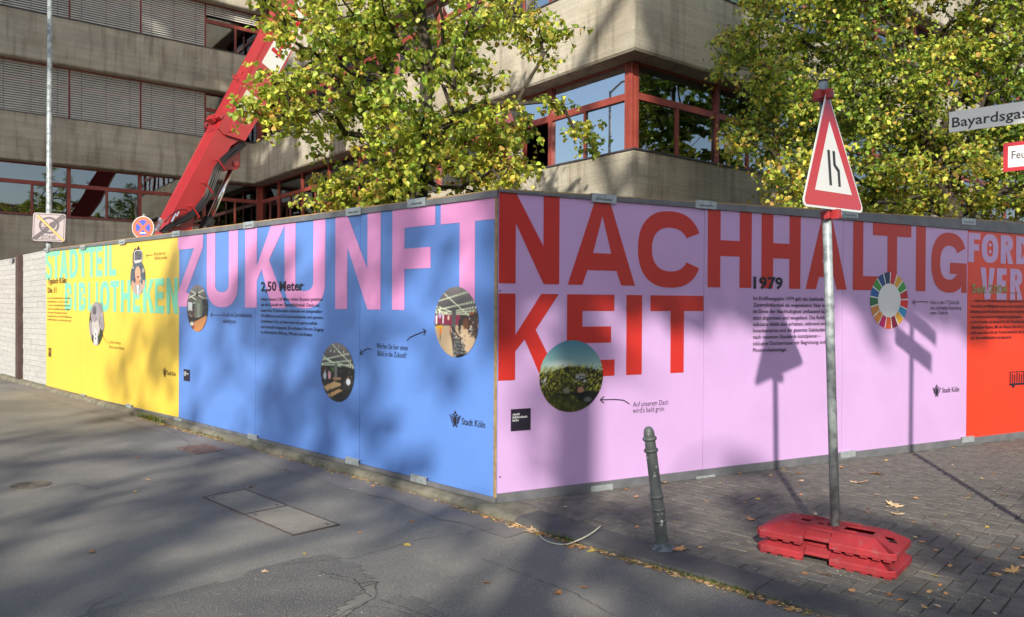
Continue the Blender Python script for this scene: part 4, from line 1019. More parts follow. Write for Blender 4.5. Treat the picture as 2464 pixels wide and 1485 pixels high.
x, y = k6(830, 110); pts = [CF.p(x+.12*math.cos(a), y-.02+.2*math.sin(a), -.1) for a in [2*math.pi*i/16 for i in range(13)]]
MB().tube(pts, .05, 8).build('hose_reel', M_RUB, CR)
# carrier and superstructure behind the boards
KB = Frame((CA.x, CA.y, 0), (-.995, .1, 0), (-.1, -.995, 0), UP)
KB = Frame((CA.x-.4, CA.y+1.3, 0), (.99, -.14, 0), (.14, .99, 0), UP)
MB().box(KB, -6.2, 3.2, -1.2, 1.2, 1.0, 1.5, .05).build('chassis', M_CRANE, CR)
MB().box(KB, -6.3, -4.2, -1.2, 1.2, 1.5, 2.56, .12).build('cab', M_CRANE, CR)
MB().box(KB, -6.32, -6.28, -1.0, 1.0, 1.7, 2.3).build('windscreen', M_GLASS, CR)
MB().box(KB, -1.6, 1.6, -1.1, 1.1, 1.5, 2.3, .1).build('superstructure', M_CRANE, CR)
for sx in (-5., -3.2, 1., 2.4):
    for sy in (-1.25, 1.05):
        W_ = Frame(KB.p(sx, sy, .55), KB.ex, UP, -KB.ey); MB().lathe(W_, [(.3, -.12), (.55, -.12), (.57, 0), (.55, .12), (.3, .12)], 24).build('wheel', M_RUB, CR)

# ------------------------------------------------------------------ street furniture
M_SIGNW = mat('sign_white', s2l(214, 214, 212), rough=.3); M_SIGNR = mat('sign_red', s2l(184, 24, 30), rough=.3, spec=.6); M_SIGNB = mat('sign_blue', s2l(36, 76, 176), rough=.35)
M_SIGNOR = mat('sign_faded_red', s2l(226, 88, 56), rough=.4); M_SIGNK = mat('sign_black', s2l(28, 28, 30), rough=.4); M_SIGNG = mat('sign_pale_grey', s2l(158, 146, 150), rough=.4); M_SIGND = mat('sign_dark_grey', s2l(84, 76, 84), rough=.4); M_TAN = mat('sign_tan_band', s2l(206, 160, 84), rough=.4)
M_CLMP = mat('red_clamp', s2l(168, 44, 48), s2l(140, 36, 40), scale=12, rough=.5)
# stacked plastic feet
BX = Vector((.76, -.65, 0)).normalized(); BY = Vector((.65, .76, 0)).normalized(); BC = Vector((2.05, 4.80, 0))
def foot_block(z0, label, cx, ang):
    ex = (Matrix.Rotation(ang, 3, 'Z') @ BX); ey = (Matrix.Rotation(ang, 3, 'Z') @ BY); F = Frame(BC+Vector(cx)+UP*z0, ex, ey, UP)
    root = empty('sign_base', BC+Vector(cx)+UP*z0, label, 'sign base', 'red plastic sign bases')
    hl, hw, rim, top = .415, .215, .032, .092; ie, is_ = .13, .092; nx0, nx1, nd = -.115, .045, .035
    # rim outline with a notch in both long sides
    out = [(-hl+.03,-hw),(nx0,-hw),(nx0,-hw+nd),(nx1,-hw+nd),(nx1,-hw),(hl-.03,-hw),(hl,-hw+.03),(hl,hw-.03),(hl-.03,hw),(nx1,hw),(nx1,hw-nd),(nx0,hw-nd),(nx0,hw),(-hl+.03,hw),(-hl,hw-.03),(-hl,-hw+.03)]
    xi, yi = hl-ie, hw-is_
    inn = [(-xi,-yi),(nx0,-yi),(nx0,-yi),(nx1,-yi),(nx1,-yi),(xi,-yi),(xi,-yi),(xi,yi),(xi,yi),(nx1,yi),(nx1,yi),(nx0,yi),(nx0,yi),(-xi,yi),(-xi,yi),(-xi,-yi)]
    b = MB(); n = len(out)
    zb0 = [.024 if (x in (nx0, nx1) and abs(abs(y)-(hw-nd)) < 1e-6) else 0. for x, y in out]; rings = [[F.p(x, y, z) for (x, y), z in zip(out, zb0)], [F.p(x, y, rim) for x, y in out], [F.p(x*.985, y*.975, rim+.008) for x, y in out], [F.p(x, y, top) for x, y in inn]]
    for r0, r1 in zip(rings[:-1], rings[1:]):
        for i in range(n):
            q = [r0[i], r0[(i+1) % n], r1[(i+1) % n], r1[i]]
            if r1 is rings[3] and i == 6: continue           # right end slope gets its own plate with a hole
            if r1 is rings[3] and (inn[i] == inn[(i+1) % n]): q = q[:3]
            b.poly(q)
    rect = lambda a, c, d, e: [(a,d),(c,d),(c,e),(a,e)]
    holes = [rect(.075,.255,-.06,.05), rect(-.20,-.135,-.015,.05), rect(-.085,-.045,-.03,.022), rect(-.03,.03,-.03,.03),
             [(-.215+.018*math.cos(a), .085+.018*math.sin(a)) for a in [i*math.pi/5 for i in range(10)]], [(-.235+.018*math.cos(a), .03+.018*math.sin(a)) for a in [i*math.pi/5 for i in range(10)]]]
    b.prism(F, rect(-xi, xi, -yi, yi), top-.010, top, holes)
    # right end slope with a square hole
    p0 = F.p(hl*.985, 0, rim+.008); p1 = F.p(xi, 0, top); sy = (p1-p0); ln = sy.length; S = Frame(p0, F.ey, sy/ln, F.ey.cross(sy/ln))
    a_ = (hw-.03)*.975
    b.prism(S, [(-a_,0),(a_,0),(yi,ln),(-yi,ln)], -.008, 0, [[(0,.022),(.055,.07),(0,.118),(-.055,.07)]])
    b.poly([F.p(hl*.985, -(hw-.03)*.975, rim+.008), F.p(xi, -yi, top), F.p((hl-.03)*.985, -hw*.975, rim+.008)], True) 
    b.build('body', M_BASE, root)
    b = MB()
    for x in [-.37,-.30,-.22,-.15,.09,.16,.24,.31,.37]:
        for sy_2 in (-1, 1): b.box(F, x-.022, x+.022, sy_2*(hw-.03)-.02, sy_2*(hw-.03)+.02, -.014, 0)
    for y in (-.14,-.05,.05,.14): b.box(F, hl-.05, hl-.008, y-.02, y+.02, -.014, 0)
    b.build('feet', M_BASE, root)
    for (x0, x1, y) in ((-.10,.03,-.10),(-.24,-.13,-.075),(.07,.17,-.085),(-.19,-.08,.105),(.05,.15,.10),(-.02,.03,.08)):
        MB().box(F, x0, x1, y-.006, y+.006, top, top+.008).build('raised_rib', M_BASE, root)
    MB().box(F, nx0+.004, nx1-.004, -hw+nd+.012, -hw+nd+.03, .050, .082).build('notch_plate', M_BASE, root)
    return root
foot_block(.014, 'lower red plastic sign base lying on the pavers', (0,0,0), 0)
foot_block(.112, 'upper red plastic sign base with the grey pole standing in it', (-.004,.004,0), R(1.2))
# warning sign on its pole
SP = empty('road_narrows_sign', (2.065, 4.80, .16), 'triangular red and white road narrows sign on a leaning galvanised pole', 'road sign')
pb, pt = Vector((2.065, 4.80, .16)), Vector((2.054, 5.02, 3.08)); pd = (pt-pb).normalized()
MB().tube([pb, pt], .0285, 20).build('pole', M_POLE, SP, smooth=True)
MB().tube([pt, pt+pd*.012], .031, 20).build('pole_cap', M_DARK, SP)
se = Vector((.733, .68, .04)).normalized(); se = (se-pd*se.dot(pd)).normalized(); sn = se.cross(pd).normalized()
tl_ = .085; SF = Frame(pb+pd*2.065+sn*.055, se*math.cos(tl_)+pd*math.sin(tl_), pd*math.cos(tl_)-se*math.sin(tl_), sn)
# rounded triangle
def rtri(side, rad, cyy):
    h = side*math.sqrt(3)/2; V = [(-side/2, 0), (side/2, 0), (0, h)]; cx_, cy_ = 0, h/3; out = []
    for i, (x, y) in enumerate(V):
        dx, dy = cx_-x, cy_-y; l = math.hypot(dx, dy); c = (x+dx/l*rad*2, y+dy/l*rad*2); a0 = (-150, -90+60-0, 90-60)[i]
        a0 = {0: 150, 1: -90, 2: 30}[i]
        for k in range(7): a = R(a0+120*k/6); out.append((c[0]+rad*math.cos(a), c[1]+rad*math.sin(a)+cyy))
    return out
def tri(side, cyy):
    h = side*math.sqrt(3)/2; return [(-side/2, cyy), (side/2, cyy), (0, h+cyy)]
MB().prism(SF, rtri(.915, .035, 0), -.004, 0).build('sign_plate', M_SIGNW, SP)
MB().prism(SF, rtri(.865, .028, .0145), .001, .001).build('red_border', M_SIGNR, SP)
MB().prism(SF, tri(.54, .112), .002, .002).build('white_field', M_SIGNW, SP)
rb = lambda P: MB().prism(SF, P, .003, .003).build('symbol', M_SIGNK, SP)
rb([(-.062,.155),(-.025,.155),(-.025,.385),(-.062,.385)])
rb([(.068,.155),(.105,.155),(.105,.265),(.050,.300),(.050,.385),(.013,.385),(.013,.288),(.068,.252)])
MB().box(SF, -.02, .02, .0, .75, -.012, -.0045).build('stiffener', M_GALV, SP)
for yy in (-.03, .755):
    c = SF.p(0, yy, -.055); G = Frame(c, SF.ex, SF.ez, -SF.ey)
    b = MB(); b.lathe(Frame(c, SF.ex, -SF.ez, SF.ey), [(.037, -.028), (.040, -.02), (.040, .02), (.037, .028)], 20); b.build('clamp', M_CLMP, SP)
    b = MB(); b.box(SF.shift(0, yy, 0), -.022, .03, -.03, .03, -.02, .03, .004); b.box(SF.shift(0, yy, 0), -.07, -.03, -.028, .028, -.045, -.012, .004); b.build('clamp_jaw', M_CLMP, SP)
    pts = [SF.p(.05+.014*math.cos(a), yy+.01+.014*math.sin(a), .012) for a in [2*math.pi*i/12 for i in range(13)]]
    MB().tube(pts, .004, 6, cap=False).build('ring_bolt', M_CHROME, SP)

# bollard
ba = Vector((-.102, 0, .79)).normalized(); bxx = Vector((0, 1, 0)).cross(ba); BF = Frame((1.0, 4.95, 0), bxx, ba.cross(bxx), ba)
BO = empty('bollard', (1.0, 4.95, 0), 'leaning grey ringed bollard standing at the kerb in front of the lilac hoarding', 'bollard')
b = MB(); b.lathe(BF, [(.044,-.02),(.041,.03),(.040,.18),(.0395,.34),(.0375,.36),(.036,.64),(.0355,.735),(.0355,.757),(.034,.775),(.029,.79),(.021,.80),(.010,.806),(.002,.808)], 28); b.build('shaft', M_BOLL, BO, smooth=True)
for z in (.727, .65, .346, .262, .185):
    MB().lathe(BF, [(.036,z-.014),(.0435,z-.010),(.047,z-.003),(.047,z+.003),(.0435,z+.010),(.036,z+.014)], 28).build('ring', M_BOLL, BO, smooth=True)
MB().lathe(WORLD_F := Frame((1.0, 4.95, -.005), (1,0,0), (0,1,0), (0,0,1)), [(.080, 0), (.082, .008), (.066, .02), (.046, .034), (.040, .05)], 28).build('base_collar', mat('weathered_cement', s2l(120,128,134), s2l(70,74,76), scale=30, rough=.9), BO)

# lamp post and its zone sign
LP_ = atZ(118, 600, 16.0); LP_.z = 0; xt = atZ(118, 0, 16.)
b = MB(); b.tube([(LP_.x, LP_.y, 0), (LP_.x, LP_.y, 3.), (LP_.x+.01, LP_.y, 9.)], [.066, .06, .04], 20)
lp = empty('lamp_post', LP_, 'tall slim grey lamp post behind the fence at the left edge', 'lamp post')
b.build('pole', M_POLE, lp, smooth=True)
MB().tube([(LP_.x, LP_.y, 8.95), (LP_.x+.3, LP_.y-.4, 9.2), (LP_.x+.7, LP_.y-1.1, 9.25)], .035, 10).build('arm', M_POLE, lp)
MB().box(Frame((LP_.x+.8, LP_.y-1.3, 9.2), (.87,.5,0), (-.5,.87,0), (0,0,1)), -.15, .15, -.35, .35, -.06, .08, .03).build('lamp_head', M_GALV, lp)
MB().lathe(Frame((LP_.x, LP_.y, 2.62), (1,0,0), (0,1,0), (0,0,1)), [(.075, 0), (.075, .05)], 18).build('strap', M_GALV, lp)
zf = Vector((.10, -1, 0)).normalized(); zx = Vector((1, .10, 0)).normalized(); zc = atZ(118, 547, 15.88)
ZF = Frame(zc, (zx-UP*.035).normalized(), (UP+zx*.035).normalized(), zf)
ZS = empty('zone_end_sign', zc, 'square end of 30 ZONE sign with a tan diagonal band on the lamp post', 'road sign')
hs, hv = .325, .295
def rrect(w, h, r): 
    o = []
    for cx_, cy_, a0 in ((w-r, h-r, 0), (-w+r, h-r, 90), (-w+r, -h+r, 180), (w-r, -h+r, 270)):
        for k in range(6): a = R(a0+90*k/5); o.append((cx_+r*math.cos(a), cy_+r*math.sin(a)))
    return o
MB().prism(ZF, rrect(hs, hv, .05), -.02, 0).build('sign_plate', M_SIGNG, ZS)
MB().prism(ZF, rrect(hs-.022, hv-.022, .04), .002, .002, [rrect(hs-.034, hv-.034, .032)]).build('border_line', M_SIGND, ZS)
MB().prism(ZF, ell(0,.04,.205,.18,0,360,40,2)[:-1], .002, .002, [ell(0,.04,.155,.135,0,360,40,2)[:-1]]).build('speed_ring', M_SIGND, ZS)
text(ZF, '30', -.135, -.02, M_SIGND, ZS, width=.27, height=.13, bold=.02, off=.003, name='lettering'); text(ZF, 'ZONE', -.155, -.245, M_SIGND, ZS, width=.30, height=.075, bold=.015, off=.003)
b = MB()
for k in range(5):
    o = (k-2)*.026; b.prism(ZF, [(-.305+o+.0,-.265-o*.0), (-.295+o,-.272), (.305+o*.6,.262-o*.5), (.295+o*.6,.27-o*.5)], .0042+.0002*k, .0042+.0002*k)
b.build('stripe', M_SIGND, ZS)
MB().prism(ZF, [(-.255,.225),(-.225,.252),(.325,-.262),(.285,-.28)], .0062, .0062).build('tan_band', M_TAN, ZS)
MB().prism(ZF, [(-.262,.219),(-.218,.258),(.331,-.262),(.281,-.286)], .0056, .0056).build('band_edge', M_SIGND, ZS)
# no stopping sign
nc = atZ(344, 548, 13.6); NF = Frame(nc, Vector((1,.05,0)).normalized(), UP, Vector((.05,-1,0)).normalized()); NS = empty('no_stopping_sign', (nc.x, nc.y, 0), 'round blue and red no stopping sign peeping over the yellow hoarding', 'road sign')
MB().tube([(nc.x, nc.y+.05, 0), (nc.x, nc.y+.05, nc.z+.25)], .03, 12).build('pole', M_POLE, NS)
r_ = .205; q = lambda r: ell(0,0,r*.94,r,0,360,40,2)[:-1]
MB().prism(NF, q(r_), -.015, 0).build('sign_plate', M_SIGNW, NS); MB().prism(NF, q(r_*.95), .001, .001).build('red_ring', M_SIGNOR, NS)
for k in range(4):
    a0 = 45+90*k+9; a1 = 45+90*k+81; MB().prism(NF, [(.03*math.cos(R(a0+36)), .03*math.sin(R(a0+36)))]+ell(0,0,r_*.66*.94,r_*.68,a0,a1,10,2), .0025, .0025).build('blue_quarter', M_SIGNB, NS)
MB().prism(NF, [(-.055,-.095),(-.028,-.118),(-.028,-.104),(.028,-.104),(.028,-.118),(.055,-.095),(.028,-.072),(.028,-.086),(-.028,-.086),(-.028,-.072)], .004, .004).build('white_arrow', M_SIGNW, NS)
# street name plates (post is just outside the frame)
NP = Vector((3.77, 5.40, 0)); wd_ = Vector((.738, -.675, 0)); NN = wd_.cross(UP)
SN = empty('street_name_sign', NP, 'street name sign Bayardsgasse with a red bordered fire access plate on one post', 'street sign')
MB().tube([NP, NP+UP*3.25], .03, 16).build('post', M_POLE, SN, smooth=True)
zt_ = 1.6+(738-(700/2.4745)/1.0183)/1819*5.79
NFr = Frame(NP+UP*3.0+NN*.045, wd_, UP, NN); 
zl = NFr.at(2284, 270)[1]; zb2 = NFr.at(2284, 319.5)[1]; xl_ = NFr.at(2284, 295)[0]
MB().box(NFr, xl_, xl_+.98, zb2, zl, -.004, 0).build('name_plate', M_SIGNW, SN)
xt0 = NFr.at(2291, 300)[0]; bsl = NFr.at(2291, 307)[1]
text(NFr, 'Bayardsgasse', xt0, bsl, M_SIGNK, SN, width=(NFr.at(2455, 290)[0]-xt0)/(9.0/12)*1.0, height=(NFr.at(2291, 284)[1]-bsl), bold=.012, off=.0015)
fl_ = NFr.at(2414, 378)[0]; ft_, fb_ = NFr.at(2414, 345)[1], NFr.at(2414, 414)[1]
MB().box(NFr, fl_, fl_+.56, fb_, ft_, -.004, 0).build('fire_access_plate', mat('plate_red', s2l(178, 34, 50), rough=.4), SN)
MB().box(NFr, fl_+.03, fl_+.53, fb_+.028, ft_-.028, .0005, .0015).build('plate_field', M_SIGNW, SN)
text(NFr, 'Feuerwehrzufahrt', fl_+.052, fb_+.088, M_SIGND, SN, width=.46, height=.056, bold=.01, off=.003)
for z in (2.98, 2.66): MB().lathe(Frame(NP+UP*z, (1,0,0), (0,1,0), (0,0,1)), [(.034, 0), (.034, .03)], 16).build('clamp', M_GALV, SN)

# covers in the road
C4 = [on_road(*q) for q in ((487,1197),(705,1290),(835,1268),(600,1183))]
UC = empty('utility_cover', sum(C4, Vector())/4, 'two part rectangular concrete filled utility cover set in the asphalt', 'access cover')
ux = (C4[1]-C4[0]).normalized(); UXL = (C4[1]-C4[0]).length; uy = Vector((-ux.y, ux.x, 0)); 
UYL = abs((C4[3]-C4[0]).dot(uy)); UF = Frame(C4[0]+UP*.003, ux, uy*(1 if (C4[3]-C4[0]).dot(uy) > 0 else -1), UP)
M_COVC = mat('cover_concrete', s2l(118, 113, 103), s2l(134, 128, 117), scale=6, rough=.9, bump=.3, bscale=200, c3=s2l(164,158,146), s3=220, th3=(.6,.66))
b = MB(); t = .012
for a, c, d, e in ((0,UXL,0,t),(0,UXL,UYL-t,UYL),(0,t,t,UYL-t),(UXL-t,UXL,t,UYL-t),(UXL/2-t*.7,UXL/2+t*.7,t,UYL-t)): b.box(UF, a, c, d, e, -.03, .004)
b.build('steel_frame', mat('rusty_frame', s2l(70, 60, 58), s2l(88, 76, 70), scale=20, rough=.7), UC)
for a, c in ((t, UXL/2-t*.7), (UXL/2+t*.7, UXL-t)):
    o = MB().box(UF, a+.004, c-.004, t+.004, UYL-t-.004, -.03, .002).build('cover_slab', M_COVC, UC)
    for cx_, cy_ in ((a+.05, t+.05), (c-.05, UYL-t-.05), (a+.08, t+.05), (c-.08, UYL-t-.05)): MB().lathe(Frame(UF.p(cx_, cy_, .002), UF.ex, UF.ey, UF.ez), [(.011, 0), (.010, .0015)], 10).build('lifting_eye', M_DARK, o)
mc = on_road(73, 1168); MC = empty('manhole_cover', mc, 'small round cast iron cover with rings in the asphalt at left', 'manhole cover')
M_IRON = mat('worn_cast_iron', s2l(98, 92, 82), s2l(126, 118, 104), scale=15, rough=.65, metal=.3)
MF = Frame(mc+UP*.002, (1,0,0), (0,1,0), UP)
MB().lathe(MF, [(.165, -.02), (.165, .003), (.15, .003), (.15, -.004), (.148, -.004)], 40).build('rim', M_IRON, MC)
MB().lathe(MF, [(.147, -.02), (.147, -.004), (0.001, -.004)], 40).build('lid', mat('iron_dark', s2l(60,58,54), rough=.7, metal=.3), MC)
for r in (.135, .108, .08, .052): MB().lathe(MF, [(r+.007, -.004), (r+.007, .002), (r-.007, .002), (r-.007, -.004)], 36).build('ring', M_IRON, MC)
for k in range(8): a = k*math.pi/4; MB().box(Frame(MF.o, (math.cos(a), math.sin(a), 0), (-math.sin(a), math.cos(a), 0), UP), .03, .145, -.006, .006, -.003, .0028).build('spoke', M_IRON, MC)
G4 = [on_road(*q) for q in ((418,1077),(445,1091),(552,1086),(521,1071))]
DG = empty('drain_grate', sum(G4, Vector())/4, 'rusty street drain grate by the kerb under the blue hoarding', 'drain')
gx = -dL; G_ = Frame(sum(G4, Vector())/4+UP*.006, gx, -nL, UP); M_RUST = mat('rusty_iron', s2l(138, 112, 102), s2l(108, 88, 82), scale=18, rough=.8)
MB().box(G_, -.26, .26, -.17, .17, -.02, -.006).build('pit', M_DARK, DG)
b = MB()
for a, c, d, e in ((-.26,.26,-.17,-.15),(-.26,.26,.15,.17),(-.26,-.24,-.15,.15),(.24,.26,-.15,.15)): b.box(G_, a, c, d, e, -.01, .004)
b.build('frame', M_RUST, DG)
for k in range(8): MB().box(G_, -.22+k*.060, -.22+k*.060+.026, -.15, .15, -.01, .003).build('bar', M_RUST, DG)

# ------------------------------------------------------------------ foliage
LEAF_T = np.array([[0,0,0],[-.44,.16,.10],[-.40,.58,.12],[0,1.0,-.10],[.40,.58,.12],[.44,.16,.10]])
def leaves_mesh(name, pos, size, cols, rs, parent, droop=.5, tmpl=LEAF_T):
    """pos (n,3) leaf bases; random orientation, drooping"""
    n = len(pos); o_ = np.array(wloc(parent))
    az = rs.uniform(0, 2*np.pi, n); el = rs.normal(-droop, .55, n)
    yv = np.stack([np.cos(az)*np.cos(el), np.sin(az)*np.cos(el), np.sin(el)], 1)
    up = np.tile([0, 0, 1.], (n, 1))+rs.normal(0, .55, (n, 3)); xv = np.cross(yv, up); xv /= np.linalg.norm(xv, axis=1)[:, None]+1e-9; zv = np.cross(xv, yv)
    s = size*rs.uniform(.65, 1.2, n); fold = rs.uniform(.2, 2.6, n)
    m = len(tmpl)
    V = (pos[:, None, :]-o_ + s[:, None, None]*(tmpl[None, :, 0, None]*xv[:, None, :]+tmpl[None, :, 1, None]*yv[:, None, :]+tmpl[None, :, 2, None]*fold[:, None, None]*zv[:, None, :]))
    V = V.reshape(-1, 3)
    quad = np.array([[0,3,2,1],[0,5,4,3]]) if m == 6 else np.array([[0,1,2,3]])
    Fc = (np.arange(n)[:, None, None]*m+quad[None]).reshape(-1, 4)
    me = bpy.data.meshes.new(name); me.vertices.add(len(V)); me.vertices.foreach_set('co', V.astype(np.float32).ravel())
    me.loops.add(Fc.size); me.loops.foreach_set('vertex_index', Fc.ravel().astype(np.int32)); me.polygons.add(len(Fc)); me.polygons.foreach_set('loop_start', (np.arange(len(Fc))*4).astype(np.int32)); me.polygons.foreach_set('loop_total', np.full(len(Fc), 4, np.int32))
    me.materials.append(M_LEAF); me.update(calc_edges=True)
    c = np.concatenate([cols, np.ones((n, 1))], 1); at = me.color_attributes.new('col', 'FLOAT_COLOR', 'POINT'); at.data.foreach_set('color', np.repeat(c, m, 0).astype(np.float32).ravel())
    ob = bpy.data.objects.new(name, me); COL.objects.link(ob); ob.parent = parent; return stuff(ob)
def palette(rs, n, pos, cols, wts, fscale=.9):
    """leaf colours in loose clumps: weights wander with position"""
    ph = np.sin(pos[:, 0]*fscale*2.3+1.3)+np.sin(pos[:, 1]*fscale*2.9+.4)+np.sin(pos[:, 2]*fscale*2.1+2.)
    t = np.clip(rs.normal(.5, .26, n)+ph*.10, 0, .999); cw = np.cumsum(wts)/np.sum(wts); k = np.searchsorted(cw, t)
    c = np.array(cols)[np.clip(k, 0, len(cols)-1)]
    return np.clip(c*rs.uniform(.7, 1.25, (n, 1))*(1+rs.normal(0, .08, (n, 3))), .003, .8)
def grow(name, label, base, lead, attr, seed, leaf, per, cols, wts, group=None, twig=.34, droop=.5, r_trunk=.13, rp=.42, tubes=True, bark=M_BARK, tmpl=LEAF_T, rmin=.006, cat='tree'):
    """lead: list of points of the leader; attr: (n,3) twig ends the branches reach for"""
    rs = np.random.default_rng(seed); root = empty(name, base, label, cat, group)
    nodes = []; par = []
    L_ = [Vector(base)]+[Vector(q) for q in lead]
    for a, c in zip(L_[:-1], L_[1:]):
        n = max(1, int((c-a).length/.3))
        for k in range(n): nodes.append(np.array(a.lerp(c, k/n))); par.append(len(nodes)-2)
    nodes.append(np.array(L_[-1])); par.append(len(nodes)-2)
    nz0 = lead[0][2]
    depth = [np.linalg.norm(q-nodes[0]) for q in nodes]
    A = np.array(attr); ax = np.array(L_[1]); 
    dist = np.min(np.linalg.norm(A[:, None, :]-np.array([np.array(q) for q in L_[1:]])[None], axis=2), axis=1); order = np.argsort(dist)
    ends = []
    for i in order:
        p = A[i]; Nn = np.array(nodes); ok = Nn[:, 2] > nz0-.4
        d = np.linalg.norm(Nn-p, axis=1); rise = np.clip(Nn[:, 2]-p[2], 0, None)
        sc = d+.18*np.array(depth)+1.2*np.maximum(0, rise-.15*d)+(~ok)*99; j = int(np.argmin(sc))
        q = Nn[j]; v = p-q; l = np.linalg.norm(v); n = max(1, int(l/.22)); side = rs.normal(0, .11*l, 3); last = j
        for k in range(1, n+1):
            t = k/n; x = q+v*t+side*np.sin(np.pi*t)*.8+np.array([0, 0, .10*l*np.sin(np.pi*t)])+rs.normal(0, .018, 3)*(k < n)
            nodes.append(x); par.append(last); depth.append(depth[last]+l/n); last = len(nodes)-1
        ends.append(last)
    cnt = np.zeros(len(nodes)); 
    for e in ends:
        k = e
        while k >= 0: cnt[k] += 1; k = par[k]
    rad = np.maximum(rmin, r_trunk*(cnt/len(ends))**rp); rad = np.where(cnt == 0, rmin, rad)
    if tubes:
        b = MB(); trunk = MB()
        kids = {}
        for i, p in enumerate(par):
            if p >= 0: kids.setdefault(p, []).append(i)
        # chains
        def chain(i0, i):
            c = [i0, i]
            while i in kids:
                nx = max(kids[i], key=lambda q: rad[q])
                for o in kids[i]:
                    if o != nx: stack.append((i, o))
                c.append(nx); i = nx
            return c
        stack = [(0, kids[0][0])]; first = True
        while stack:
            i0, i = stack.pop(); c = chain(i0, i); rr_ = [min(rad[i0], rad[i]*1.15)]+[rad[k] for k in c[1:]]
            sd = 10 if rr_[0] > .05 else (6 if rr_[0] > .02 else 4)
            (trunk if first else b).tube([nodes[k] for k in c], [float(x) for x in rr_], sd); first = False
        trunk.build('trunk', bark, root, smooth=True)
    # twigs + leaves
    LP = []; tw = MB()
    for e in ends:
        p = nodes[e]; nt_ = max(2, int(per/9))
        for k in range(nt_):
            dv = rs.normal(0, 1, 3); dv[2] = dv[2]*.6-.12; dv /= np.linalg.norm(dv); ln = twig*rs.uniform(.5, 1.3)
            q = p+dv*ln+np.array([0, 0, -.12*ln])
            if tubes and rs.random() < .55: (b if tubes else tw).tube([p, p+dv*ln*.5, q], [.0045, .0035, .0022], 3, cap=False)
            m = per//nt_; t = rs.uniform(.15, 1.08, m); LP.append(p+np.outer(t, q-p)+rs.normal(0, .035*twig/.34, (m, 3)))
    if tubes: b.build('branches', bark, root)
    LP = np.concatenate(LP); leaves_mesh('leaves', LP, leaf, palette(rs, len(LP), LP, cols, wts), rs, root, droop, tmpl)
    return root
def lobes(specs, seed, dz, per_m3=1.):
    """(px, py, radius px, count) at a depth give twig ends through a lobe of crown"""
    rs = np.random.default_rng(seed); out = []
    for px, py, r, n, Z in specs:
        c = np.array(atZ(px, py, Z)); rad = r/FOC*Z
        for _ in range(n):
            v = rs.normal(0, 1, 3); v /= np.linalg.norm(v); v *= rs.uniform(.25, 1.)**.5; out.append(c+v*rad*np.array([1, dz, 1]))
    return out
g1, g2, g3, y1_, y2_, br = (.11,.18,.03), (.29,.39,.055), (.50,.58,.09), (.70,.67,.11), (.82,.68,.10), (.60,.38,.10)
# lime in the middle, behind the blue hoarding
T1Z = 10.6
sp = [(705,30,100,10),(660,230,60,6),(610,285,38,4),(725,240,80,9),(740,330,55,5),(820,120,120,22),(900,30,120,20),(1000,100,120,20),(860,270,105,20),(950,360,100,21),(1010,240,110,17),(1110,150,100,10),
      (1130,40,110,13),(1230,60,80,8),(1300,90,50,4),(1345,70,22,2),(1100,330,90,16),(1180,320,70,8),(1200,230,60,3),(1240,360,75,8),(1290,330,45,3),(1050,420,80,15),(1150,420,60,9),(930,450,70,12),(830,450,55,11),(790,470,48,7),(880,480,40,5),(960,440,60,7),(1230,420,30,3),(1400,320,32,3),(1440,345,18,1),(1340,240,22,2),
      (700,-110,130,16),(900,-160,170,26),(1150,-150,160,24),(1000,-330,180,22)]
at1 = lobes([(a, b_, r, n, T1Z+random.uniform(-.9, .9)) for a, b_, r, n in sp], 5, 1.5)
tb = atZ(1008, 520, T1Z); tb.z = 0
grow('lime_tree', 'lime tree with sparse yellow green leaves behind the blue hoarding', tb, [atZ(1010, 520, T1Z), atZ(1003, 430, T1Z), atZ(1020, 300, T1Z+.1), atZ(1030, 150, T1Z), atZ(1010, 0, T1Z), atZ(1000, -200, T1Z)], at1, 11, .078, 54,
     [g1, g2, g3, y1_, y2_, br], [.7, 2.2, 3.0, 2.1, .6, .14], twig=.30, r_trunk=.14)
# denser lime at the right
rs_ = np.random.default_rng(21); at2 = []
def left_edge(y): return float(np.interp(y, [-300, 0, 60, 120, 175, 215, 240, 270, 300, 345, 365, 400, 440, 470, 500, 530], [1780, 1765, 1750, 1725, 1712, 1800, 1800, 1840, 1745, 1735, 1800, 1840, 1790, 1785, 1800, 1830]))
while len(at2) < 900:
    py = rs_.uniform(-420, 520); px = rs_.uniform(1690, 2850)
    if px < left_edge(py)+22: continue
    Z = rs_.uniform(9.9, 13.2) + (px-1700)/1500*1.0
    if np.sin(px*.021+1)+np.sin(py*.033+px*.01)+np.sin(Z*2.1) < -1.9: continue
    at2.append(np.array(atZ(px, py, Z)))
t2b = atZ(2290, 500, 11.9); t2b.z = 0
grow('lime_tree', 'dense lime tree turning yellow behind the lilac hoarding at right', t2b, [atZ(2290, 520, 11.9), atZ(2230, 330, 11.8), atZ(2180, 150, 11.6), atZ(2120, -60, 11.5), atZ(2100, -300, 11.5)], at2, 12, .066, 118,
     [g1, g1, g2, g3, y1_, y2_, br], [1.4, 1.4, 2.2, 1.6, 1.5, 1.5, .25], twig=.36, r_trunk=.17, rp=.46)
# globe lamp half hidden in the right tree
gl = atZ(2345, 470, 12.6); GLO = empty('globe_lamp', (gl.x, gl.y, 0), 'pale globe lamp half hidden in the leaves above the lilac hoarding', 'lamp')
MB().tube([(gl.x, gl.y, 0), (gl.x, gl.y, gl.z-.14)], .035, 12).build('pole', M_POLE, GLO)
MB().lathe(Frame(gl, (1,0,0), (0,1,0), UP), [(.06,-.19),(.10,-.17),(.15,-.10),(.165,0),(.145,.09),(.09,.15),(.02,.17)], 24).build('globe', mat('opal_glass', s2l(196,192,178), rough=.4), GLO, smooth=True)

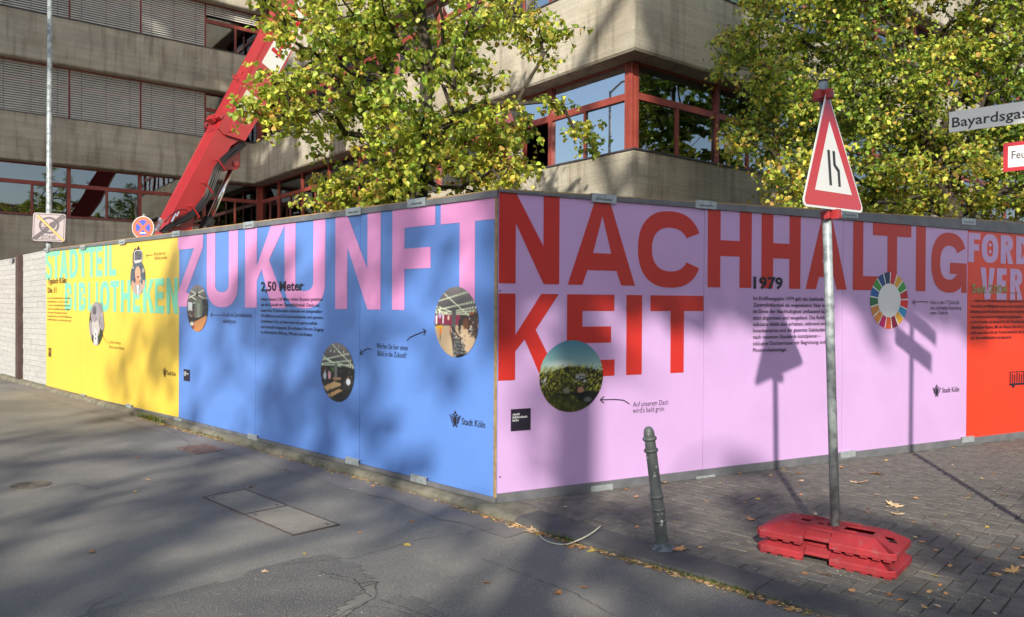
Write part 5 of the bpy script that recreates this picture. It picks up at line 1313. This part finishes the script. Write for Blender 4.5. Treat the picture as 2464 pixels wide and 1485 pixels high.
# ------------------------------------------------------------------ the rest of the street (behind the camera; reflections, and some crowns added for shade)
BIG = np.array([[-.5,0,0],[.5,0,0],[.55,1,.0],[-.45,1,0]])
def crown(cx, cy, cz, rx, ry, rz, n, seed, power=.45, gap=-9.):
    rs = np.random.default_rng(seed); out = []
    while len(out) < n:
        v = rs.normal(0, 1, 3); v /= np.linalg.norm(v); v *= rs.uniform(0, 1)**power; p = np.array([cx+v[0]*rx, cy+v[1]*ry, cz+v[2]*rz])
        if np.sin(p[0]*1.3+seed)+np.sin(p[1]*1.1)+np.sin(p[2]*1.5+seed*.5) < gap: continue
        out.append(p)
    return out
pg = [g1, g2, g3, y1_]
def sunspace(a, b_, y):
    """point that casts its shadow along sun coordinates a (across) and b (up), standing at depth y"""
    x = (a+.21*y)/.9777; return (x, y, (b_-(.21*x+.9777*y)*.454)/.891)
rs_ = np.random.default_rng(8); ra = []
for _ in range(230): ra.append(sunspace(rs_.uniform(-.35, 1.3), rs_.uniform(8.2, 17.5), rs_.uniform(-5, -3.4)))  # added leaf column, an unseen occluder that shades the bay's right face
for _ in range(200):
    a = rs_.uniform(-1.2, 5.5); ra.append(sunspace(a, 4.5+.33*(a+1.4)+abs(rs_.normal(0, .7)), rs_.uniform(-6, -3)))
ld = [sunspace(a, b_, -4.4) for a, b_ in ((-.8, 2.6), (-.82, 6.2), (-1.13, 9.6), (-2.2, 13.4), (-3.3, 17.4))]
grow('plane_tree', 'tall leaning plane tree right of the viewpoint, with a leaf column added to shade the bay', (ld[0][0]+.1, -4.4, 0), ld, ra, 31, .26, 30, pg, [2,2,2,1], twig=.42, r_trunk=.17, rp=.06, rmin=.01, tmpl=BIG)
grow('plane_tree', 'unseen dense tree crown added to shade the library wing, far left of the viewpoint', (-18., 7.5, 0), [(-18,7.5,6),(-18,7.5,12),(-18,7.5,18)], crown(-18.6, 7.5, 17.2, 7.6, 6.0, 8.2, 560, 32), 32, .46, 26, pg, [2,2,2,1], twig=.9, r_trunk=.35, tmpl=BIG)  # unseen occluder: high crown added to keep the left wing in shade
grow('plane_tree', 'thin crowned plane tree across the road, behind the viewpoint', (-5.5, -9., 0), [(-5.5,-9,4),(-5.5,-9,8),(-5.5,-9,11)], crown(-6.6, -9, 9.0, 5.4, 4, 4.6, 150, 33, gap=-.6), 33, .21, 12, pg, [2,2,2,1], twig=.8, r_trunk=.22, tmpl=BIG)
grow('plane_tree', 'thin crowned plane tree across the road, just right of the viewpoint', (1.4, -9., 0), [(1.4,-9,2.6),(1.3,-9,4.5),(1.2,-9,6)], crown(1.0, -9, 6.6, 3.9, 2.2, 1.2, 110, 34, gap=-1.2), 34, .23, 14, pg, [2,2,2,1], twig=.7, r_trunk=.16, tmpl=BIG)
M_PLAST = mat('pale_render', s2l(196,188,172), s2l(180,172,158), scale=1, rough=.9); M_ROOFT = mat('roof_tile_red', s2l(120,66,50), s2l(96,54,44), scale=6, rough=.9)
def apartment(o, ang, wd, dpth, fl, label, m):
    ex = Vector((math.cos(ang), math.sin(ang), 0)); F = Frame(o, ex, UP, ex.cross(UP)); root = empty('apartment_building', o, label, 'building')
    b = MB(); hh = fl*3.1+1; b.box(F, 0, wd, 0, hh, -dpth, 0); b.build('wall', m, root)
    MB().prism(Frame(F.o, F.ez, F.ey, -F.ex), [(-dpth-.3, hh), (.3, hh), (-dpth/2, hh+2.6)], -wd, 0).build('roof', M_ROOFT, root)
    for f_ in range(fl):
        for k in range(int(wd/2.6)):
            x = .8+k*2.6; y = 1.2+f_*3.1; w_ = MB().box(F, x, x+1.2, y, y+1.6, .002, .03).build('window', M_SIGNW, root); MB().box(F, x+.08, x+1.12, y+.08, y+1.52, .031, .036).build('pane', M_DARK, w_)
for k, (tx, ty, th_) in enumerate(((15.5, -5, 4.2), (21., -12, 4.6), (13.5, -15, 4.4), (27, -19, 5.), (19, 1.5, 4.0))):
    grow('lime_tree', ['round yellowing lime tree nearest the corner of the square', 'broad lime tree standing second along the square', 'lime tree in front of the cream apartment row', 'far lime tree in front of the pale apartment row', 'small lime tree beside the pavement to the right'][k], (tx, ty, 0), [(tx,ty,1.8),(tx,ty,3.5),(tx,ty,5.5)], crown(tx, ty, th_+2.2, 3.6, 3.4, 4.4, 120, 40+k), 40+k, .24, 34, [g1,g2,g3,y1_], [1,2,2,1], group='lime trees on the square', twig=.6, r_trunk=.14, tmpl=BIG)
grow('plane_tree', 'dark plane tree beyond the right edge of the view beside the library', (14.5, 14.5, 0), [(14.5,14.5,2.5),(14.4,14.6,5),(14.6,14.4,8),(14.5,14.5,11)], crown(14.5, 14.5, 7.6, 3.6, 3.6, 4.6, 170, 50), 50, .22, 34, [g1,g1,g2,g3], [2,2,1,1], twig=.6, r_trunk=.2, rp=.55, tmpl=BIG)
apartment((48, -26, 0), R(180), 40, 12, 3, 'pale rendered apartment row across the square', M_PLAST)
apartment((4, -30, 0), R(180), 34, 12, 3, 'cream apartment row beyond the thin plane trees', mat('cream_render', s2l(206,192,160), s2l(190,178,150), scale=1, rough=.9))

# ------------------------------------------------------------------ fallen leaves and litter
MAPLE = [(0,-.5),(.06,-.1),(.30,-.28),(.28,-.05),(.52,.05),(.34,.16),(.42,.42),(.16,.30),(0,.55),(-.16,.30),(-.42,.42),(-.34,.16),(-.52,.05),(-.28,-.05),(-.30,-.28),(-.06,-.1)]
OVAL = [(0,-.5),(.20,-.32),(.33,-.05),(.28,.22),(.12,.42),(0,.56),(-.12,.42),(-.28,.22),(-.33,-.05),(-.20,-.32)]
DC = [s2l(206,150,98), s2l(178,122,74), s2l(214,170,110), s2l(196,172,84), s2l(146,96,60), s2l(222,190,150)]
lm = {}
def leaf_mesh(shape, v):
    key = (len(shape), v)
    if key in lm: return lm[key]
    rr = random.Random(v*7+len(shape)); P = shape; me = bpy.data.meshes.new('fallen_leaf')
    cu = rr.uniform(.25, .9); tw = rr.uniform(-.4, .4)
    z = lambda x, y: cu*(x*x*1.1+y*y*.35)+tw*x*y+rr.uniform(-.04, .05)
    V = [(0, 0, .02)]+[(x, y, max(.0, z(x, y)*.9)) for x, y in P]+[(0, -.5, .05), (.04, -.95, .12), (.015, -.95, .14), (-.03, -.5, .06)]
    n = len(P); Fc = [(0, 1+i, 1+(i+1) % n) for i in range(n)]+[(n+1, n+2, n+3, n+4)]
    me.from_pydata(V, [], Fc); me.materials.append(M_DLEAF); c = DC[v % len(DC)]
    cc = []
    for i in range(len(V)): k = rr.uniform(.75, 1.15); cc.append((c[0]*k, c[1]*k, c[2]*k, 1))
    at = me.color_attributes.new('col', 'FLOAT_COLOR', 'POINT'); at.data.foreach_set('color', np.array(cc, dtype=np.float32).ravel()); lm[key] = me; return me
rl = random.Random(99)
def drop(P, size, label, group, shape=None, var=None):
    shape = shape or (OVAL if rl.random() < .65 else MAPLE); o = bpy.data.objects.new('fallen_leaf', leaf_mesh(shape, var if var is not None else rl.randrange(12)))
    COL.objects.link(o); o.location = P+UP*.003; o.scale = (size,)*3; o.rotation_euler = (rl.uniform(-.25,.25), rl.uniform(-.25,.25), rl.uniform(0, 6.28)); tag(o, label, 'leaf', group)
def SP_(s, o): return KF.p(s, o, zr(s, max(o, kfront(s)-.01)))
for i in range(92):
    s = rl.choice([rl.uniform(-2.7, 0.2), rl.uniform(-2.6, 6.5), rl.uniform(-.6, .6), rl.uniform(4.4, 7.2)]); o = kfront(s)+.025+abs(rl.gauss(0, .035)); drop(SP_(s, o), rl.uniform(.03, .07), 'small dry leaf lying in the gutter along the kerb', 'dry leaves along the kerb')
for i in range(34):
    P = on_road(rl.uniform(20, 1500), rl.choice([rl.uniform(960, 1200), rl.uniform(1000, 1480)]))
    if (P-C0).dot(nL) < kfront((P-C0).dot(dL))+.15: continue
    drop(P, rl.uniform(.035, .065), 'single dry leaf lying out on the asphalt', 'dry leaves on the asphalt')
n = 0
while n < 105:
    P = gnd(rl.uniform(1250, 2464), rl.uniform(1070, 1480))
    s, o = (P-C0).dot(dL), (P-C0).dot(nL)
    if o > kback(s)-.05 or (P-C0).dot(nR) < .03 or (P-BC).length < .42 and rl.random() < .9: continue
    if rl.random() < .45 and P.x < 1.6: continue
    n += 1; drop(P, rl.uniform(.026, .055), 'small dry leaf lying on the dark pavers', 'dry leaves on the pavers')
for px, py, sz, lb in [(2065,1163,.16,'large curled brown leaf on the pavers right of the sign pole'),(2105,1141,.13,'tan lobed leaf behind the large curled brown leaf'),(2150,1218,.14,'large crumpled tan leaf lying right of the red sign base'),(2160,1238,.10,'folded tan leaf just in front of the large crumpled leaf'),
                       (1808,1250,.075,'yellowish leaf left of the red sign base'),(1625,1322,.13,'pale broken leaf at the foot of the bollard'),(1280,1278,.16,'large pale curled leaf at the kerb in front of the fence corner'),(1590,1163,.11,'brown folded leaf behind the bollard'),(2440,1377,.11,'tan leaf at the right edge of the pavers'),(640,1377,.06,'tan leaf on the coarse asphalt patch')]:
    P = gnd(px, py) if px > 1240 else on_road(px, py)
    if px == 1280: P = on_road(px, py)
    drop(P, sz, lb, None, MAPLE, rl.choice([0, 2, 5]))
P = gnd(1990, 1385); drop(P, .07, 'tan leaf tucked under the lower red sign base', None, OVAL, 0)
# tiny litter
M_DEB = colattr_mat('litter', .8)
def debris(name, gen, n, smin, smax, cols, label, cat):
    V, Fc, cc = [], [], []
    for _ in range(n):
        P = gen()
        if P is None: continue
        s = rl.uniform(smin, smax); a = rl.uniform(0, 6.28); b0 = len(V); c = rl.choice(cols)
        for k in range(4): q = a+k*1.57+rl.uniform(-.4,.4); V.append((P.x+s*math.cos(q), P.y+s*.7*math.sin(q), P.z+.004+rl.uniform(0, s*.35)))
        V.append((P.x, P.y, P.z+.004+s*.4)); cc += [(*c, 1)]*5
        Fc += [(b0, b0+1, b0+4), (b0+1, b0+2, b0+4), (b0+2, b0+3, b0+4), (b0+3, b0, b0+4)]
    b = MB(); b.v = V; b.f = Fc; o = b.build(name, M_DEB, None, col=cc); tag(o, label, cat, kind='stuff')
def gp():
    P = gnd(rl.uniform(1250, 2480), rl.uniform(1065, 1485)); s, o = (P-C0).dot(dL), (P-C0).dot(nL)
    return None if o > kback(s) or (P-C0).dot(nR) < .01 else P
debris('pavement_litter', gp, 1500, .002, .006, [s2l(200,192,180), s2l(170,160,146), s2l(220,214,204), s2l(196,160,110), s2l(120,90,60)], 'pale grit and leaf crumbs scattered over the pavers', 'litter')
def gk():
    s = rl.choice([rl.uniform(-2.8, .3), rl.uniform(-2.6, 7.5), rl.uniform(4.5, 7)]); return SP_(s, kfront(s)+.008+abs(rl.gauss(0, .03)))
debris('gutter_litter', gk, 2600, .004, .015, [s2l(150,110,70), s2l(110,84,52), s2l(182,140,90), s2l(80,66,44), s2l(132,124,60), s2l(200,170,120)], 'brown leaf crumbs collected along the foot of the kerb', 'litter')
debris('road_litter', lambda: on_road(rl.uniform(0, 1700), rl.uniform(960, 1485)), 260, .002, .006, [s2l(206,200,190), s2l(170,160,150), s2l(190,150,110)], 'pale specks scattered over the asphalt', 'litter')
# weeds
def weeds(cs, n, spread, h, label):
    b = MB(); cc = []
    for _ in range(n):
        s = cs+rl.gauss(0, spread); o = kfront(s)+abs(rl.gauss(0, .02)); P = SP_(s, o); a = rl.uniform(0, 6.28); L3 = h*rl.uniform(.4, 1.2); w3 = .003
        dx, dy = math.cos(a), math.sin(a); q = P+Vector((dx*L3*.6, dy*L3*.6, L3)); m_ = P+Vector((dx*L3*.2, dy*L3*.2, L3*.6)); sx_, sy_2 = -dy*w3, dx*w3
        b.poly([P+Vector((sx_, sy_2, 0)), P-Vector((sx_, sy_2, 0)), m_-Vector((sx_, sy_2, 0)), m_+Vector((sx_, sy_2, 0))]); b.poly([m_+Vector((sx_, sy_2, 0)), m_-Vector((sx_, sy_2, 0)), q])
        c = rl.choice([(.07,.12,.02), (.12,.17,.03), (.2,.2,.05)]); cc += [(*c, 1)]*7
    tag(b.build('weeds', M_LEAF, None, col=cc), label, 'weeds', kind='stuff')
weeds(6.7, 260, .25, .10, 'tuft of grass at the kerb below the yellow hoarding'); weeds(-2.05, 200, .22, .03, 'low green weeds in the kerb joint at bottom right'); weeds(-.95, 60, .08, .04, 'few weeds in the kerb joint by the bollard')
weeds(4.9, 60, .3, .04, 'thin weeds around the rusty drain grate')
# loose pale cable
cp = [(1298,1290),(1310,1302),(1335,1311),(1365,1312),(1400,1303),(1425,1293),(1445,1281)]
pts = [on_road(*q)+UP*.008 for q in cp[:4]]+[gnd(*q)+UP*(.02+.012*i) for i, q in enumerate(cp[4:])]
sm = []
for i in range(len(pts)-1):
    for k in range(4):
        t = k/4; p0, p1, p2, p3 = pts[max(i-1,0)], pts[i], pts[i+1], pts[min(i+2, len(pts)-1)]
        sm.append(.5*((2*p1)+(p2-p0)*t+(2*p0-5*p1+4*p2-p3)*t*t+(3*p1-p0-3*p2+p3)*t**3))
sm.append(pts[-1])
tag(MB().tube(sm, .004, 6).build('cable', mat('cable_white', s2l(206,200,180), rough=.5), None, smooth=True), 'loose thin white cable curling over the kerb', 'cable')
